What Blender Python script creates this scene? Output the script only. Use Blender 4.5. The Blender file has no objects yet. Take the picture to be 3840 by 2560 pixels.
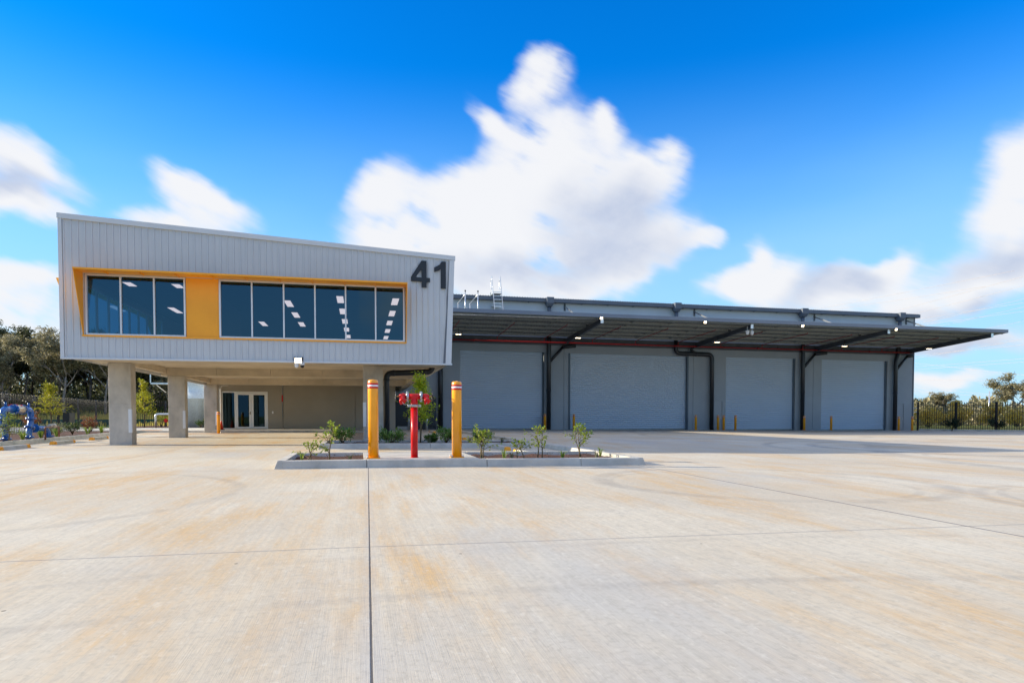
import bpy, math, random
from mathutils import Vector, Matrix
R = math.radians
random.seed(7)
SC = bpy.context.scene
COL = SC.collection

# ------------------------------------------------------------------ camera
cam = bpy.data.cameras.new('camera'); camo = bpy.data.objects.new('camera', cam); COL.objects.link(camo)
camo.location = (0, 0, 1.0); camo.rotation_euler = (R(90 - 1.9), 0, R(-12.55))
cam.lens = 24.0; cam.sensor_width = 36.0; cam.shift_y = 0.0940; cam.clip_end = 6000; cam.clip_start = 0.05
SC.camera = camo

# ------------------------------------------------------------------ light and sky
SUN_EL, SUN_AZ = 18.0, 15.0            # elevation; degrees the sun stands behind the line of the facades, on the left
td = Vector((math.cos(R(SUN_AZ)) * math.cos(R(SUN_EL)), -math.sin(R(SUN_AZ)) * math.cos(R(SUN_EL)), -math.sin(R(SUN_EL))))
sun = bpy.data.lights.new('sun', 'SUN'); suno = bpy.data.objects.new('sun', sun); COL.objects.link(suno)
sun.energy = 4.1; sun.angle = R(0.55); sun.color = (1.0, 0.88, 0.66)
suno.rotation_euler = td.to_track_quat('-Z', 'Y').to_euler(); suno.location = (-30, 10, 30)
SC.view_settings.view_transform = 'Standard'; SC.view_settings.look = 'None'
SC.view_settings.gamma = 1.0; SC.view_settings.exposure = 1.1
SC.cycles.max_bounces = 8; SC.cycles.transparent_max_bounces = 12
SC.cycles.use_denoising = True

W = bpy.data.worlds.new('World'); SC.world = W; W.use_nodes = True
wn, wl = W.node_tree.nodes, W.node_tree.links
wn.clear()
def N(t, nodes=None, **k):
    n = (nodes or wn).new(t)
    for a, b in k.items(): setattr(n, a, b)
    return n
def mth(op, a, b=None, c=None, nodes=None, links=None, clamp=False):
    nodes = nodes or wn; links = links or wl
    n = nodes.new('ShaderNodeMath'); n.operation = op; n.use_clamp = clamp
    for i, v in enumerate((a, b, c)):
        if v is None: continue
        if isinstance(v, (int, float)): n.inputs[i].default_value = v
        else: links.new(v, n.inputs[i])
    return n.outputs[0]
sky = N('ShaderNodeTexSky'); sky.sky_type = 'NISHITA'; sky.sun_disc = False
sky.sun_elevation = R(SUN_EL); sky.sun_rotation = R(-75); sky.air_density = 1.0; sky.dust_density = 0.4; sky.ozone_density = 3.0
hsv = N('ShaderNodeHueSaturation'); hsv.inputs['Saturation'].default_value = 1.35; hsv.inputs['Value'].default_value = 1.0
wl.new(sky.outputs[0], hsv.inputs['Color'])
tc = N('ShaderNodeTexCoord'); sp = N('ShaderNodeSeparateXYZ'); wl.new(tc.outputs['Generated'], sp.inputs[0])
az = mth('MULTIPLY', mth('ARCTAN2', sp.outputs[0], sp.outputs[1]), 57.2958)
el = mth('MULTIPLY', mth('ARCSINE', sp.outputs[2]), 57.2958)
cb = N('ShaderNodeCombineXYZ'); wl.new(az, cb.inputs[0]); wl.new(el, cb.inputs[1])
def wnoise(scale, rot, sx, sy, detail=5, rough=0.55, seed=0.0):
    m = N('ShaderNodeMapping', vector_type='TEXTURE'); m.inputs['Rotation'].default_value = (0, 0, R(rot)); m.inputs['Scale'].default_value = (1 / sx, 1 / sy, 1)
    m.inputs['Location'].default_value = (seed, seed * 1.7, seed)
    wl.new(cb.outputs[0], m.inputs[0])
    t = N('ShaderNodeTexNoise'); t.inputs['Scale'].default_value = scale; t.inputs['Detail'].default_value = detail; t.inputs['Roughness'].default_value = rough
    wl.new(m.outputs[0], t.inputs['Vector'])
    return t
def vadd(v, tex, amt):
    s = N('ShaderNodeVectorMath', operation='SUBTRACT'); wl.new(tex.outputs['Color'], s.inputs[0]); s.inputs[1].default_value = (.5, .5, .5)
    k = N('ShaderNodeVectorMath', operation='SCALE'); wl.new(s.outputs[0], k.inputs[0]); k.inputs['Scale'].default_value = amt
    a = N('ShaderNodeVectorMath', operation='ADD'); wl.new(v, a.inputs[0]); wl.new(k.outputs[0], a.inputs[1])
    return a.outputs[0]
warp = vadd(cb.outputs[0], wnoise(0.16, 0, 1, 1, 3, .5, 3.0), 3.4)
warp = vadd(warp, wnoise(0.5, -24, 0.35, 1.5, 5, .55, 9.0), 1.35)
CL = [[9.5,16.0,4.0,2.6,0],[15.38,26.68,1.86,1.35,0],[14.56,24.97,2.08,1.22,0],[15.22,21.37,4.31,2.77,0],[11.61,22.76,2.52,0.9,-35],[20.39,22.42,1.27,1.56,10],[17.38,18.5,5.91,3.51,0],[11.61,17.59,5.42,2.92,0],[21.65,17.7,3.87,2.72,0],[25.63,20.22,1.5,1.04,-20],[24.44,18.35,2.59,1.51,0],[8.0,15.9,5.03,2.8,0],[2.33,17.49,3.08,2.17,0],[1.61,14.69,3.32,2.63,0],[6.2,12.85,6.81,2.37,0],[15.23,13.59,9.4,3.21,0],[24.12,14.33,4.34,2.31,0],[28.23,13.61,1.41,0.85,0],[21.68,11.75,3.36,1.36,15],[13.42,10.51,8.35,1.57,0],[-23.5,16.65,4.02,1.59,-22],[-24.02,14.15,4.44,1.22,-5],[-12.64,16.6,2.52,1.13,-28],[-11.16,15.28,3.19,1.28,-18],[-13.56,13.79,3.51,1.06,-5],[-23.42,9.11,4.53,1.2,0],[-22.74,6.87,5.34,1.6,0],[32.19,11.94,1.48,1.68,0],[33.33,10.17,3.32,1.89,0],[30.26,9.86,2.47,1.27,0],[37.34,9.4,2.98,1.34,20],[41.91,10.86,1.7,0.91,30],[40.12,9.18,3.98,1.31,15],[48.91,16.46,1.98,2.51,-20],[48.63,13.01,2.71,3.03,0],[47.74,9.48,3.62,1.72,0],[44.25,7.77,4.46,1.51,0],[46.36,4.62,4.26,0.78,3],[45.39,2.08,3.34,0.61,0],
      [-150,22,30,5,0],[170,14,30,4,0],[-175,30,9,4,0],[150,9,30,3,0],[-100,10,25,3,0],[95,12,30,4,0]]
GR = [[19.53,15.84,4.27,2.79,0],[22.03,13.26,4.58,1.68,0],[13.42,11.89,7.25,1.55,0],[36.58,9.78,2.72,1.21,35],[39.68,9.69,1.72,0.94,0],[-24.0,15.1,3.51,0.8,0],[46.81,6.96,4.45,0.88,0],[45.61,4.2,4.59,0.73,0],[45.58,5.56,4.84,0.66,0],[23.41,16.65,2.44,1.61,0],[48.45,10.25,3.08,1.13,0]]
def blobs(lst, v, lo, hi):
    acc = None
    for a, e, rx, ry, rot in lst:
        m = N('ShaderNodeMapping', vector_type='TEXTURE'); m.inputs['Location'].default_value = (a, e, 0)
        m.inputs['Rotation'].default_value = (0, 0, R(rot)); m.inputs['Scale'].default_value = (rx, ry, 1)
        wl.new(v, m.inputs[0])
        l = N('ShaderNodeVectorMath', operation='LENGTH'); wl.new(m.outputs[0], l.inputs[0])
        r = N('ShaderNodeMapRange', interpolation_type='SMOOTHSTEP'); wl.new(l.outputs['Value'], r.inputs[0])
        r.inputs[1].default_value = hi; r.inputs[2].default_value = lo; r.inputs[3].default_value = 0; r.inputs[4].default_value = 1
        acc = r.outputs[0] if acc is None else mth('SUBTRACT', mth('ADD', acc, r.outputs[0]), mth('MULTIPLY', acc, r.outputs[0]))
    return acc
dens = blobs(CL, warp, 0.1, 1.6)
n1 = wnoise(0.55, -22, 0.3, 1.5, 5, .55, 1.3).outputs['Fac']
n2 = wnoise(0.30, 12, 0.8, 1.1, 6, .6, 7.7).outputs['Fac']
gate = N('ShaderNodeMapRange', interpolation_type='SMOOTHSTEP'); wl.new(dens, gate.inputs[0]); gate.inputs[1].default_value = 0.0; gate.inputs[2].default_value = 0.35
dens = mth('ADD', dens, mth('MULTIPLY', gate.outputs[0], mth('MULTIPLY', mth('SUBTRACT', mth('ADD', mth('MULTIPLY', n1, .55), mth('MULTIPLY', n2, .45)), 0.46), 0.85)))
mr = N('ShaderNodeMapRange', interpolation_type='SMOOTHSTEP'); wl.new(dens, mr.inputs[0])
mr.inputs[1].default_value = 0.03; mr.inputs[2].default_value = 0.95; mr.inputs[4].default_value = 0.99
# thin veil low in the sky
veil = N('ShaderNodeMapRange', interpolation_type='SMOOTHSTEP'); wl.new(el, veil.inputs[0])
veil.inputs[1].default_value = 27; veil.inputs[2].default_value = 5; veil.inputs[4].default_value = 0.80
vn = mth('MULTIPLY', veil.outputs[0], mth('ADD', 0.65, mth('MULTIPLY', wnoise(0.12, 5, 0.4, 1.3, 3, .45, 5.1).outputs['Fac'], 0.7)), clamp=True)
gr = mth('MULTIPLY', blobs(GR, warp, 0.1, 1.7), mth('ADD', 0.25, mth('MULTIPLY', n2, 1.1)), clamp=True)
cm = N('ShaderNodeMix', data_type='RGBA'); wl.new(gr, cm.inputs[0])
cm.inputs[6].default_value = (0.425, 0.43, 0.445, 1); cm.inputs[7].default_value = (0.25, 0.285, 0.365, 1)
tint = N('ShaderNodeMapRange', data_type='FLOAT_VECTOR', interpolation_type='SMOOTHSTEP'); wl.new(el, tint.inputs['Vector'])
tint.inputs[7].default_value = (2, 2, 2); tint.inputs[8].default_value = (27, 27, 27); tint.inputs[9].default_value = (.75, .95, 1.05); tint.inputs[10].default_value = (.02, .74, 1.07)
skt = N('ShaderNodeVectorMath', operation='MULTIPLY'); wl.new(hsv.outputs[0], skt.inputs[0]); wl.new(tint.outputs['Vector'], skt.inputs[1])
skym = N('ShaderNodeVectorMath', operation='SCALE'); wl.new(skt.outputs[0], skym.inputs[0]); skym.inputs['Scale'].default_value = 0.13
m1 = N('ShaderNodeMix', data_type='RGBA'); wl.new(vn, m1.inputs[0]); wl.new(skym.outputs[0], m1.inputs[6]); m1.inputs[7].default_value = (0.20, 0.345, 0.50, 1)
# broken pale cloud overhead, out of view, added as neutral fill for the shade
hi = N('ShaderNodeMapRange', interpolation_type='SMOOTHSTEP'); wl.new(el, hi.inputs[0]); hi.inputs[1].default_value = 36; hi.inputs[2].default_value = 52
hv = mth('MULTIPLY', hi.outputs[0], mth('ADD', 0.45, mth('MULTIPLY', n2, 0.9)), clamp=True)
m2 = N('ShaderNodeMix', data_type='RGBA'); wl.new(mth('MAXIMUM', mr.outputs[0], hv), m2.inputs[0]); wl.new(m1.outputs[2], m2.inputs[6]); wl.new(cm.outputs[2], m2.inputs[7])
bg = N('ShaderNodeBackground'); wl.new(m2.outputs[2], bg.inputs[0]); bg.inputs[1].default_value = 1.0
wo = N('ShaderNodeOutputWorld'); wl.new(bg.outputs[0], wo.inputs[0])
W.cycles.sampling_method = 'MANUAL'; W.cycles.sample_map_resolution = 512

# ------------------------------------------------------------------ materials
def newmat(name):
    m = bpy.data.materials.new(name); m.use_nodes = True
    nt = m.node_tree
    return m, nt.nodes, nt.links, nt.nodes['Principled BSDF']
def mat(name, col, rough=0.6, metal=0.0, var=0.12, vscale=3.0, bump=0.0, bscale=60.0, col2=None, stretch=(1, 1, 1), spec=0.5, coat=0.0):
    """plain paint / metal / concrete with uneven tone, fine grain"""
    m, n, l, b = newmat(name)
    c = n.new('ShaderNodeTexCoord'); mp = n.new('ShaderNodeMapping'); mp.inputs['Scale'].default_value = stretch
    l.new(c.outputs['Object'], mp.inputs[0])
    t = n.new('ShaderNodeTexNoise'); t.inputs['Scale'].default_value = vscale; t.inputs['Detail'].default_value = 6; t.inputs['Roughness'].default_value = .6
    l.new(mp.outputs[0], t.inputs['Vector'])
    r = n.new('ShaderNodeMapRange'); l.new(t.outputs['Fac'], r.inputs[0]); r.inputs[1].default_value = .3; r.inputs[2].default_value = .7
    mx = n.new('ShaderNodeMix'); mx.data_type = 'RGBA'; l.new(r.outputs[0], mx.inputs[0])
    d = col2 or tuple(x * (1 - 2 * var) for x in col)
    u = tuple(min(1, x * (1 + var)) for x in col) if not col2 else col
    mx.inputs[6].default_value = (*d, 1); mx.inputs[7].default_value = (*u, 1)
    l.new(mx.outputs[2], b.inputs['Base Color'])
    b.inputs['Roughness'].default_value = rough; b.inputs['Metallic'].default_value = metal
    b.inputs['Specular IOR Level'].default_value = spec
    if coat: b.inputs['Coat Weight'].default_value = coat; b.inputs['Coat Roughness'].default_value = .12
    if bump:
        t2 = n.new('ShaderNodeTexNoise'); t2.inputs['Scale'].default_value = bscale; t2.inputs['Detail'].default_value = 4
        l.new(mp.outputs[0], t2.inputs['Vector'])
        bp = n.new('ShaderNodeBump'); bp.inputs['Strength'].default_value = bump; bp.inputs['Distance'].default_value = .02
        l.new(t2.outputs['Fac'], bp.inputs['Height']); l.new(bp.outputs[0], b.inputs['Normal'])
    return m
def emis(name, col, s):
    m, n, l, b = newmat(name); b.inputs['Base Color'].default_value = (*col, 1)
    b.inputs['Emission Color'].default_value = (*col, 1); b.inputs['Emission Strength'].default_value = s
    return m
def leafmat(name, c1, c2, trans=0.35, rough=0.5):
    m, n, l, b = newmat(name)
    g = n.new('ShaderNodeNewGeometry'); oi = n.new('ShaderNodeObjectInfo')
    ad = n.new('ShaderNodeMath'); ad.operation = 'FRACT'
    a0 = n.new('ShaderNodeMath'); a0.operation = 'ADD'; l.new(g.outputs['Random Per Island'], a0.inputs[0]); l.new(oi.outputs['Random'], a0.inputs[1]); l.new(a0.outputs[0], ad.inputs[0])
    mx = n.new('ShaderNodeMix'); mx.data_type = 'RGBA'; l.new(ad.outputs[0], mx.inputs[0])
    mx.inputs[6].default_value = (*c1, 1); mx.inputs[7].default_value = (*c2, 1)
    l.new(mx.outputs[2], b.inputs['Base Color']); b.inputs['Roughness'].default_value = rough
    tr = n.new('ShaderNodeBsdfTranslucent'); l.new(mx.outputs[2], tr.inputs['Color'])
    ms = n.new('ShaderNodeMixShader'); ms.inputs[0].default_value = trans
    l.new(b.outputs[0], ms.inputs[1]); l.new(tr.outputs[0], ms.inputs[2])
    l.new(ms.outputs[0], n['Material Output'].inputs[0])
    return m

M = {}
M['clad'] = mat('pale_grey_cladding', (.57, .59, .61), .38, 0, .03, .8, spec=.5)
M['trim'] = mat('pale_grey_trim', (.62, .64, .66), .4, 0, .03, 1.2)
M['yellow'] = mat('yellow_orange_metal', (1.0, .40, .015), .42, 0, .05, 1.5)
M['frame'] = mat('silver_window_frame', (.72, .72, .74), .35, .25, .04, 2)
M['charcoal'] = mat('charcoal_sign', (.014, .018, .025), .45, 0, .08, 3)
M['conc'] = mat('grey_concrete', (.52, .48, .42), .85, 0, .15, 1.9, .25, 45, stretch=(1, 1, .7))
M['beamc'] = mat('formed_concrete', (.58, .50, .38), .85, 0, .12, .9, .2, 30)
M['kerb'] = mat('kerb_concrete', (.52, .49, .44), .88, 0, .13, 2.2, .35, 55)
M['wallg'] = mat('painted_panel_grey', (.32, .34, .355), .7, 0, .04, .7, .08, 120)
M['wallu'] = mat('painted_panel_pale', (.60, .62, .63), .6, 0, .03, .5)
M['wallb'] = mat('painted_brown_grey', (.34, .30, .235), .75, 0, .05, .6, .1, 100)
M['steel'] = mat('dark_grey_steel', (.075, .085, .10), .5, 0, .10, 2)
M['gutter'] = mat('grey_gutter_steel', (.13, .145, .175), .45, .0, .07, 1.3)
M['fascia'] = mat('grey_fascia_steel', (.20, .225, .27), .45, 0, .05, .6)
M['galv'] = mat('galvanised_steel', (.32, .35, .36), .45, .25, .12, 9)
M['galvb'] = mat('bright_galvanised_pipe', (.72, .74, .76), .28, .75, .12, 5)
M['roofu'] = mat('roof_sheet', (.15, .17, .18), .5, .1, .08, 3)
M['pvc'] = mat('black_pvc', (.018, .02, .024), .35, 0, .1, 2)
M['jamb'] = mat('blue_grey_jamb', (.06, .09, .12), .45, 0, .06, 2)
M['door'] = mat('grey_door', (.33, .345, .36), .5, 0, .03, 1)
M['red'] = mat('red_paint', (.60, .002, .003), .36, 0, .07, 4, spec=.35, coat=.15)
M['redpipe'] = mat('red_pipe_paint', (.30, .008, .012), .4, 0, .08, 3)
M['boll'] = mat('yellow_bollard_paint', (.98, .37, .004), .3, 0, .06, 3, coat=.6)
M['white'] = mat('white_band', (.8, .8, .82), .4, 0, .03, 5)
M['wline'] = mat('worn_white_paint', (.72, .72, .70), .8, 0, .12, 4)
M['oline'] = mat('orange_line_paint', (.70, .33, .06), .8, 0, .15, 3)
M['chrome'] = mat('plated_clamp', (.50, .51, .52), .35, .9, .2, 14)
M['brass'] = mat('brass', (.55, .36, .10), .35, .8, .1, 9)
M['black'] = mat('black_metal', (.012, .012, .013), .4, 0, .1, 9)
M['fence'] = mat('black_fence_paint', (.018, .017, .022), .45, 0, .12, 3)
M['blue'] = mat('blue_coated_iron', (.004, .095, .38), .32, 0, .10, 5, coat=.35)
M['stain'] = mat('stainless_body', (.56, .48, .40), .35, .6, .12, 4)
M['brown'] = mat('weathered_copper_pipe', (.25, .11, .07), .5, .3, .2, 9)
M['mulch'] = mat('bark_mulch', (.13, .045, .022), .95, 0, .2, 25, 1.0, 60, col2=(.035, .016, .010))
M['orange'] = mat('orange_end_paint', (.88, .36, .01), .5, 0, .07, 9)
M['cone'] = mat('cone_orange', (.85, .05, .012), .5, 0, .05, 6)
M['camw'] = mat('white_plastic', (.75, .75, .75), .35, 0, .02, 6)
M['screen'] = mat('dark_slat_screen', (.022, .028, .036), .45, 0, .08, 3)
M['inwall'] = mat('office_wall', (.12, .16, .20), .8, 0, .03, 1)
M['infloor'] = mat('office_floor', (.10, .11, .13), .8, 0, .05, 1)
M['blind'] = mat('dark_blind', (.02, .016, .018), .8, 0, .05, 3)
M['panelL'] = emis('ceiling_panel_light', (1.0, .42, .31), 2.4)
M['lamp'] = emis('floodlight_lens', (1.0, .80, .52), 4.0)
M['bark'] = mat('gum_bark', (.36, .31, .26), .85, 0, .25, 3, .4, 20, col2=(.10, .08, .065), stretch=(1, 1, .3))
M['barkd'] = mat('dark_bark', (.10, .08, .06), .9, 0, .25, 3, .4, 20)
M['stem'] = mat('green_brown_stem', (.16, .12, .06), .8, 0, .2, 9)
M['gum'] = leafmat('gum_foliage', (.085, .085, .038), (.42, .36, .20))
M['gum2'] = leafmat('dark_gum_foliage', (.025, .038, .014), (.15, .15, .06))
M['wattle'] = leafmat('wattle_foliage', (.80, .52, .05), (.26, .24, .09))
M['bushg'] = leafmat('green_bush_foliage', (.035, .08, .015), (.09, .15, .03))
M['sap'] = leafmat('glossy_sapling_leaf', (.12, .22, .02), (.36, .40, .04), .4, .3)
M['lime'] = leafmat('lime_leaf', (.28, .34, .03), (.50, .42, .03), .45, .4)
M['lime2'] = leafmat('bright_lime_leaf', (.30, .46, .02), (.62, .60, .05), .5, .35)
M['dkleaf'] = leafmat('dark_shrub_leaf', (.05, .15, .03), (.26, .38, .07), .3, .35)
M['strap'] = leafmat('strap_leaf', (.14, .24, .03), (.30, .36, .06), .35, .4)
M['sage'] = leafmat('sage_leaf', (.12, .13, .07), (.22, .22, .13), .3, .6)
M['redleaf'] = leafmat('red_tip_leaf', (.30, .05, .03), (.20, .16, .05), .3, .5)
M['ever'] = leafmat('dark_conifer', (.008, .022, .010), (.025, .05, .02), .2, .6)
M['tank'] = mat('galvanised_tank_sheet', (.62, .70, .72), .42, .35, .10, 14)
M['shade'] = mat('green_mesh_cloth', (.012, .075, .065), .8, 0, .1, 2)
M['asph'] = mat('road_asphalt', (.30, .30, .31), .9, 0, .08, .6, .2, 40)
M['wire'] = mat('wire', (.45, .38, .36), .6, 0, .02, 1)

# window glass: partly mirror, partly a blue tint you see through
def glass(name, tint, refl):
    m, n, l, b = newmat(name)
    tr = n.new('ShaderNodeBsdfTransparent'); tr.inputs[0].default_value = (*tint, 1)
    gl = n.new('ShaderNodeBsdfGlossy'); gl.inputs['Roughness'].default_value = .015; gl.inputs[0].default_value = (.40, .74, 1, 1)
    lw = n.new('ShaderNodeLayerWeight'); lw.inputs[0].default_value = refl
    ms = n.new('ShaderNodeMixShader'); l.new(lw.outputs['Fresnel'], ms.inputs[0]); l.new(tr.outputs[0], ms.inputs[1]); l.new(gl.outputs[0], ms.inputs[2])
    l.new(ms.outputs[0], n['Material Output'].inputs[0])
    return m
M['glass'] = glass('blue_tinted_glass', (.13, .28, .40), .47)
M['dglass'] = glass('grey_door_glass', (.16, .16, .17), .32)
M['wframe'] = mat('white_door_frame', (.80, .79, .76), .4, 0, .02, 2)

# concrete yard: broom lines, saw-cut joints, rusty wash stains, tyre marks
def yard_material():
    m, n, l, b = newmat('broomed_concrete')
    def nz(scale, sx, sy, det=6, ro=.6, off=0., rot=0.):
        mp = n.new('ShaderNodeMapping'); mp.inputs['Scale'].default_value = (sx, sy, 1); mp.inputs['Location'].default_value = (off, off * .7, 0)
        mp.inputs['Rotation'].default_value = (0, 0, R(rot))
        l.new(tcn.outputs['Object'], mp.inputs[0])
        t = n.new('ShaderNodeTexNoise'); t.inputs['Scale'].default_value = scale; t.inputs['Detail'].default_value = det; t.inputs['Roughness'].default_value = ro
        l.new(mp.outputs[0], t.inputs['Vector']); return t.outputs['Fac']
    def mm(op, a, b_=None, c=None, cl=False): return mth(op, a, b_, c, n, l, cl)
    def ramp(v, a, b_, lo=0., hi=1.):
        r = n.new('ShaderNodeMapRange'); r.interpolation_type = 'SMOOTHSTEP'; l.new(v, r.inputs[0])
        r.inputs[1].default_value = a; r.inputs[2].default_value = b_; r.inputs[3].default_value = lo; r.inputs[4].default_value = hi; return r.outputs[0]
    def mix(f, a, b_, blend='MIX'):
        x = n.new('ShaderNodeMix'); x.data_type = 'RGBA'; x.blend_type = blend
        if isinstance(f, float): x.inputs[0].default_value = f
        else: l.new(f, x.inputs[0])
        for i, v in ((6, a), (7, b_)):
            if isinstance(v, tuple): x.inputs[i].default_value = (*v, 1)
            else: l.new(v, x.inputs[i])
        return x.outputs[2]
    tcn = n.new('ShaderNodeTexCoord'); s = n.new('ShaderNodeSeparateXYZ'); l.new(tcn.outputs['Object'], s.inputs[0]); X, Y = s.outputs[0], s.outputs[1]
    big = nz(.22, 1, .8, 5, .6); med = nz(.9, 1, .45, 6, .62, 4.); fine = nz(9, 1, .6, 6, .7, 9.)
    broom = nz(60, 3.0, .05, 3, .6, 2.); broom2 = nz(9, 3.0, .03, 4, .6, 12.)
    col = mix(ramp(big, .35, .65), (.55, .475, .37), (.65, .585, .475))
    st = mm('MULTIPLY', ramp(nz(.5, 1.8, .40, 7, .68, 21.), .42, .64), ramp(nz(2.2, 1.8, .22, 6, .68, 31.), .30, .66))
    col = mix(mm('MULTIPLY', st, .98), col, (.60, .385, .17))
    st2 = mm('MULTIPLY', ramp(nz(.30, .5, 1.4, 6, .6, 43., 18), .5, .7), ramp(med, .40, .60))
    col = mix(mm('MULTIPLY', st2, .65), col, (.57, .43, .26))
    gy = ramp(nz(.35, 1.2, .5, 6, .6, 57.), .50, .72)
    col = mix(mm('MULTIPLY', gy, .7), col, (.46, .46, .455))
    col = mix(mm('MULTIPLY', ramp(broom2, .38, .62), .20), col, (.36, .33, .29))
    col = mix(mm('MULTIPLY', ramp(broom, .50, .66), .22), col, (.30, .28, .25))
    col = mix(mm('MULTIPLY', ramp(fine, .45, .7), .26), col, (.36, .34, .30))
    col = mix(mm('MULTIPLY', ramp(nz(26, 1, .8, 4, .7, 17.), .48, .66), .34), col, (.33, .30, .25))
    col = mix(mm('MULTIPLY', ramp(nz(17, 1.2, .5, 4, .7, 27.), .54, .70), .30), col, (.70, .66, .58))
    # grit and small stones
    v = n.new('ShaderNodeTexVoronoi'); v.inputs['Scale'].default_value = 1.9; l.new(tcn.outputs['Object'], v.inputs['Vector'])
    col = mix(mm('MULTIPLY', ramp(v.outputs['Distance'], .030, .018), .8), col, (.06, .045, .04))
    # saw-cut joints 5.48 m x 7.8 m
    def joint(c, off, per, w):
        f = mm('PINGPONG', mm('SUBTRACT', c, off), per / 2)
        return ramp(mm('ADD', f, mm('MULTIPLY', mm('SUBTRACT', fine, .5), .006)), w * 1.4, w * .6)
    Xr = mm('SUBTRACT', X, mm('MULTIPLY', Y, .0105)); jx = joint(Xr, .01, 5.48, .0055); jy = joint(Y, 5.28, 7.8, .005)
    jx2 = ramp(mm('ABSOLUTE', mm('SUBTRACT', Xr, 5.49)), .016, .009); j = mm('MAXIMUM', mm('MAXIMUM', jx, jx2), jy)
    halo = mm('MAXIMUM', joint(Xr, .01, 5.48, .045), joint(Y, 5.28, 7.8, .03))
    col = mix(mm('MULTIPLY', halo, .2), col, (.42, .40, .40))
    col = mix(mm('MULTIPLY', j, .88), col, (.055, .05, .055))
    # tyre scuffs: arcs about turning centres
    acc = None
    for cx, cy, r, w, a in ((6.2, 9.6, 2.55, .22, .5), (5.9, 9.4, 2.2, .10, .35), (21.6, 19.2, 6.1, .30, .85), (22.6, 19.4, 6.8, .18, .6), (22.2, 18.4, 8.6, .26, .7), (26.5, 17.3, 9.2, .35, .8), (28.6, 17.5, 10.4, .30, .6), (30, 8.6, 17.2, .5, .7), (9.9, 6.0, 2.4, .16, .5), (10.4, 5.8, 2.6, .09, .4), (17.6, 14.2, 2.9, .12, .5), (-5.2, 9.5, 3.6, .14, .35), (1, -11.6, 15.4, .10, .32), (2.4, -9, 14.1, .08, .24), (40, 32, 14, .5, .6), (33, 38, 16, .4, .6), (24, 33, 9, .35, .6), (19, 38, 10, .4, .5)):
        d = mm('SQRT', mm('ADD', mm('POWER', mm('SUBTRACT', X, cx), 2), mm('POWER', mm('SUBTRACT', Y, cy), 2)))
        k = mm('ABSOLUTE', mm('SUBTRACT', d, r))
        band = mm('MULTIPLY', ramp(k, w, w * .25), a)
        acc = band if acc is None else mm('MAXIMUM', acc, band)
    tread = mm('ADD', .35, mm('MULTIPLY', ramp(nz(.5, 1, 1, 3, .5, 71.), .35, .62), .65))
    acc = mm('MULTIPLY', acc, mm('MULTIPLY', tread, ramp(nz(3.2, 1, 1, 4, .6, 81.), .2, .6)))
    col = mix(mm('MULTIPLY', acc, .62), col, (.17, .16, .165))
    l.new(col, b.inputs['Base Color']); b.inputs['Roughness'].default_value = .82; b.inputs['Specular IOR Level'].default_value = .35
    h = mm('ADD', mm('MULTIPLY', broom, .6), mm('ADD', mm('MULTIPLY', nz(60, 1, .7, 3, .6, 3.), .35), mm('MULTIPLY', j, -2.2)))
    bp = n.new('ShaderNodeBump'); bp.inputs['Strength'].default_value = .35; bp.inputs['Distance'].default_value = .004
    l.new(h, bp.inputs['Height']); l.new(bp.outputs[0], b.inputs['Normal'])
    return m
M['yard'] = yard_material()
def grass_material():
    m, n, l, b = newmat('rough_grass')
    t = n.new('ShaderNodeTexCoord'); 
    a = n.new('ShaderNodeTexNoise'); a.inputs['Scale'].default_value = .12; a.inputs['Detail'].default_value = 8; l.new(t.outputs['Object'], a.inputs['Vector'])
    r = n.new('ShaderNodeValToRGB'); l.new(a.outputs['Fac'], r.inputs[0])
    r.color_ramp.elements[0].position = .36; r.color_ramp.elements[0].color = (.10, .15, .03, 1)
    r.color_ramp.elements[1].position = .62; r.color_ramp.elements[1].color = (.40, .30, .11, 1)
    e = r.color_ramp.elements.new(.5); e.color = (.24, .25, .06, 1)
    a2 = n.new('ShaderNodeTexNoise'); a2.inputs['Scale'].default_value = 6; a2.inputs['Detail'].default_value = 6; l.new(t.outputs['Object'], a2.inputs['Vector'])
    x = n.new('ShaderNodeMix'); x.data_type = 'RGBA'; x.blend_type = 'MULTIPLY'; x.inputs[0].default_value = .7; l.new(r.outputs[0], x.inputs[6]); l.new(a2.outputs['Color'], x.inputs[7])
    l.new(r.outputs[0], b.inputs['Base Color']); b.inputs['Roughness'].default_value = .95
    bp = n.new('ShaderNodeBump'); bp.inputs['Strength'].default_value = .8; l.new(a2.outputs['Fac'], bp.inputs['Height']); l.new(bp.outputs[0], b.inputs['Normal'])
    return m
M['grass'] = grass_material()

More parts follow.
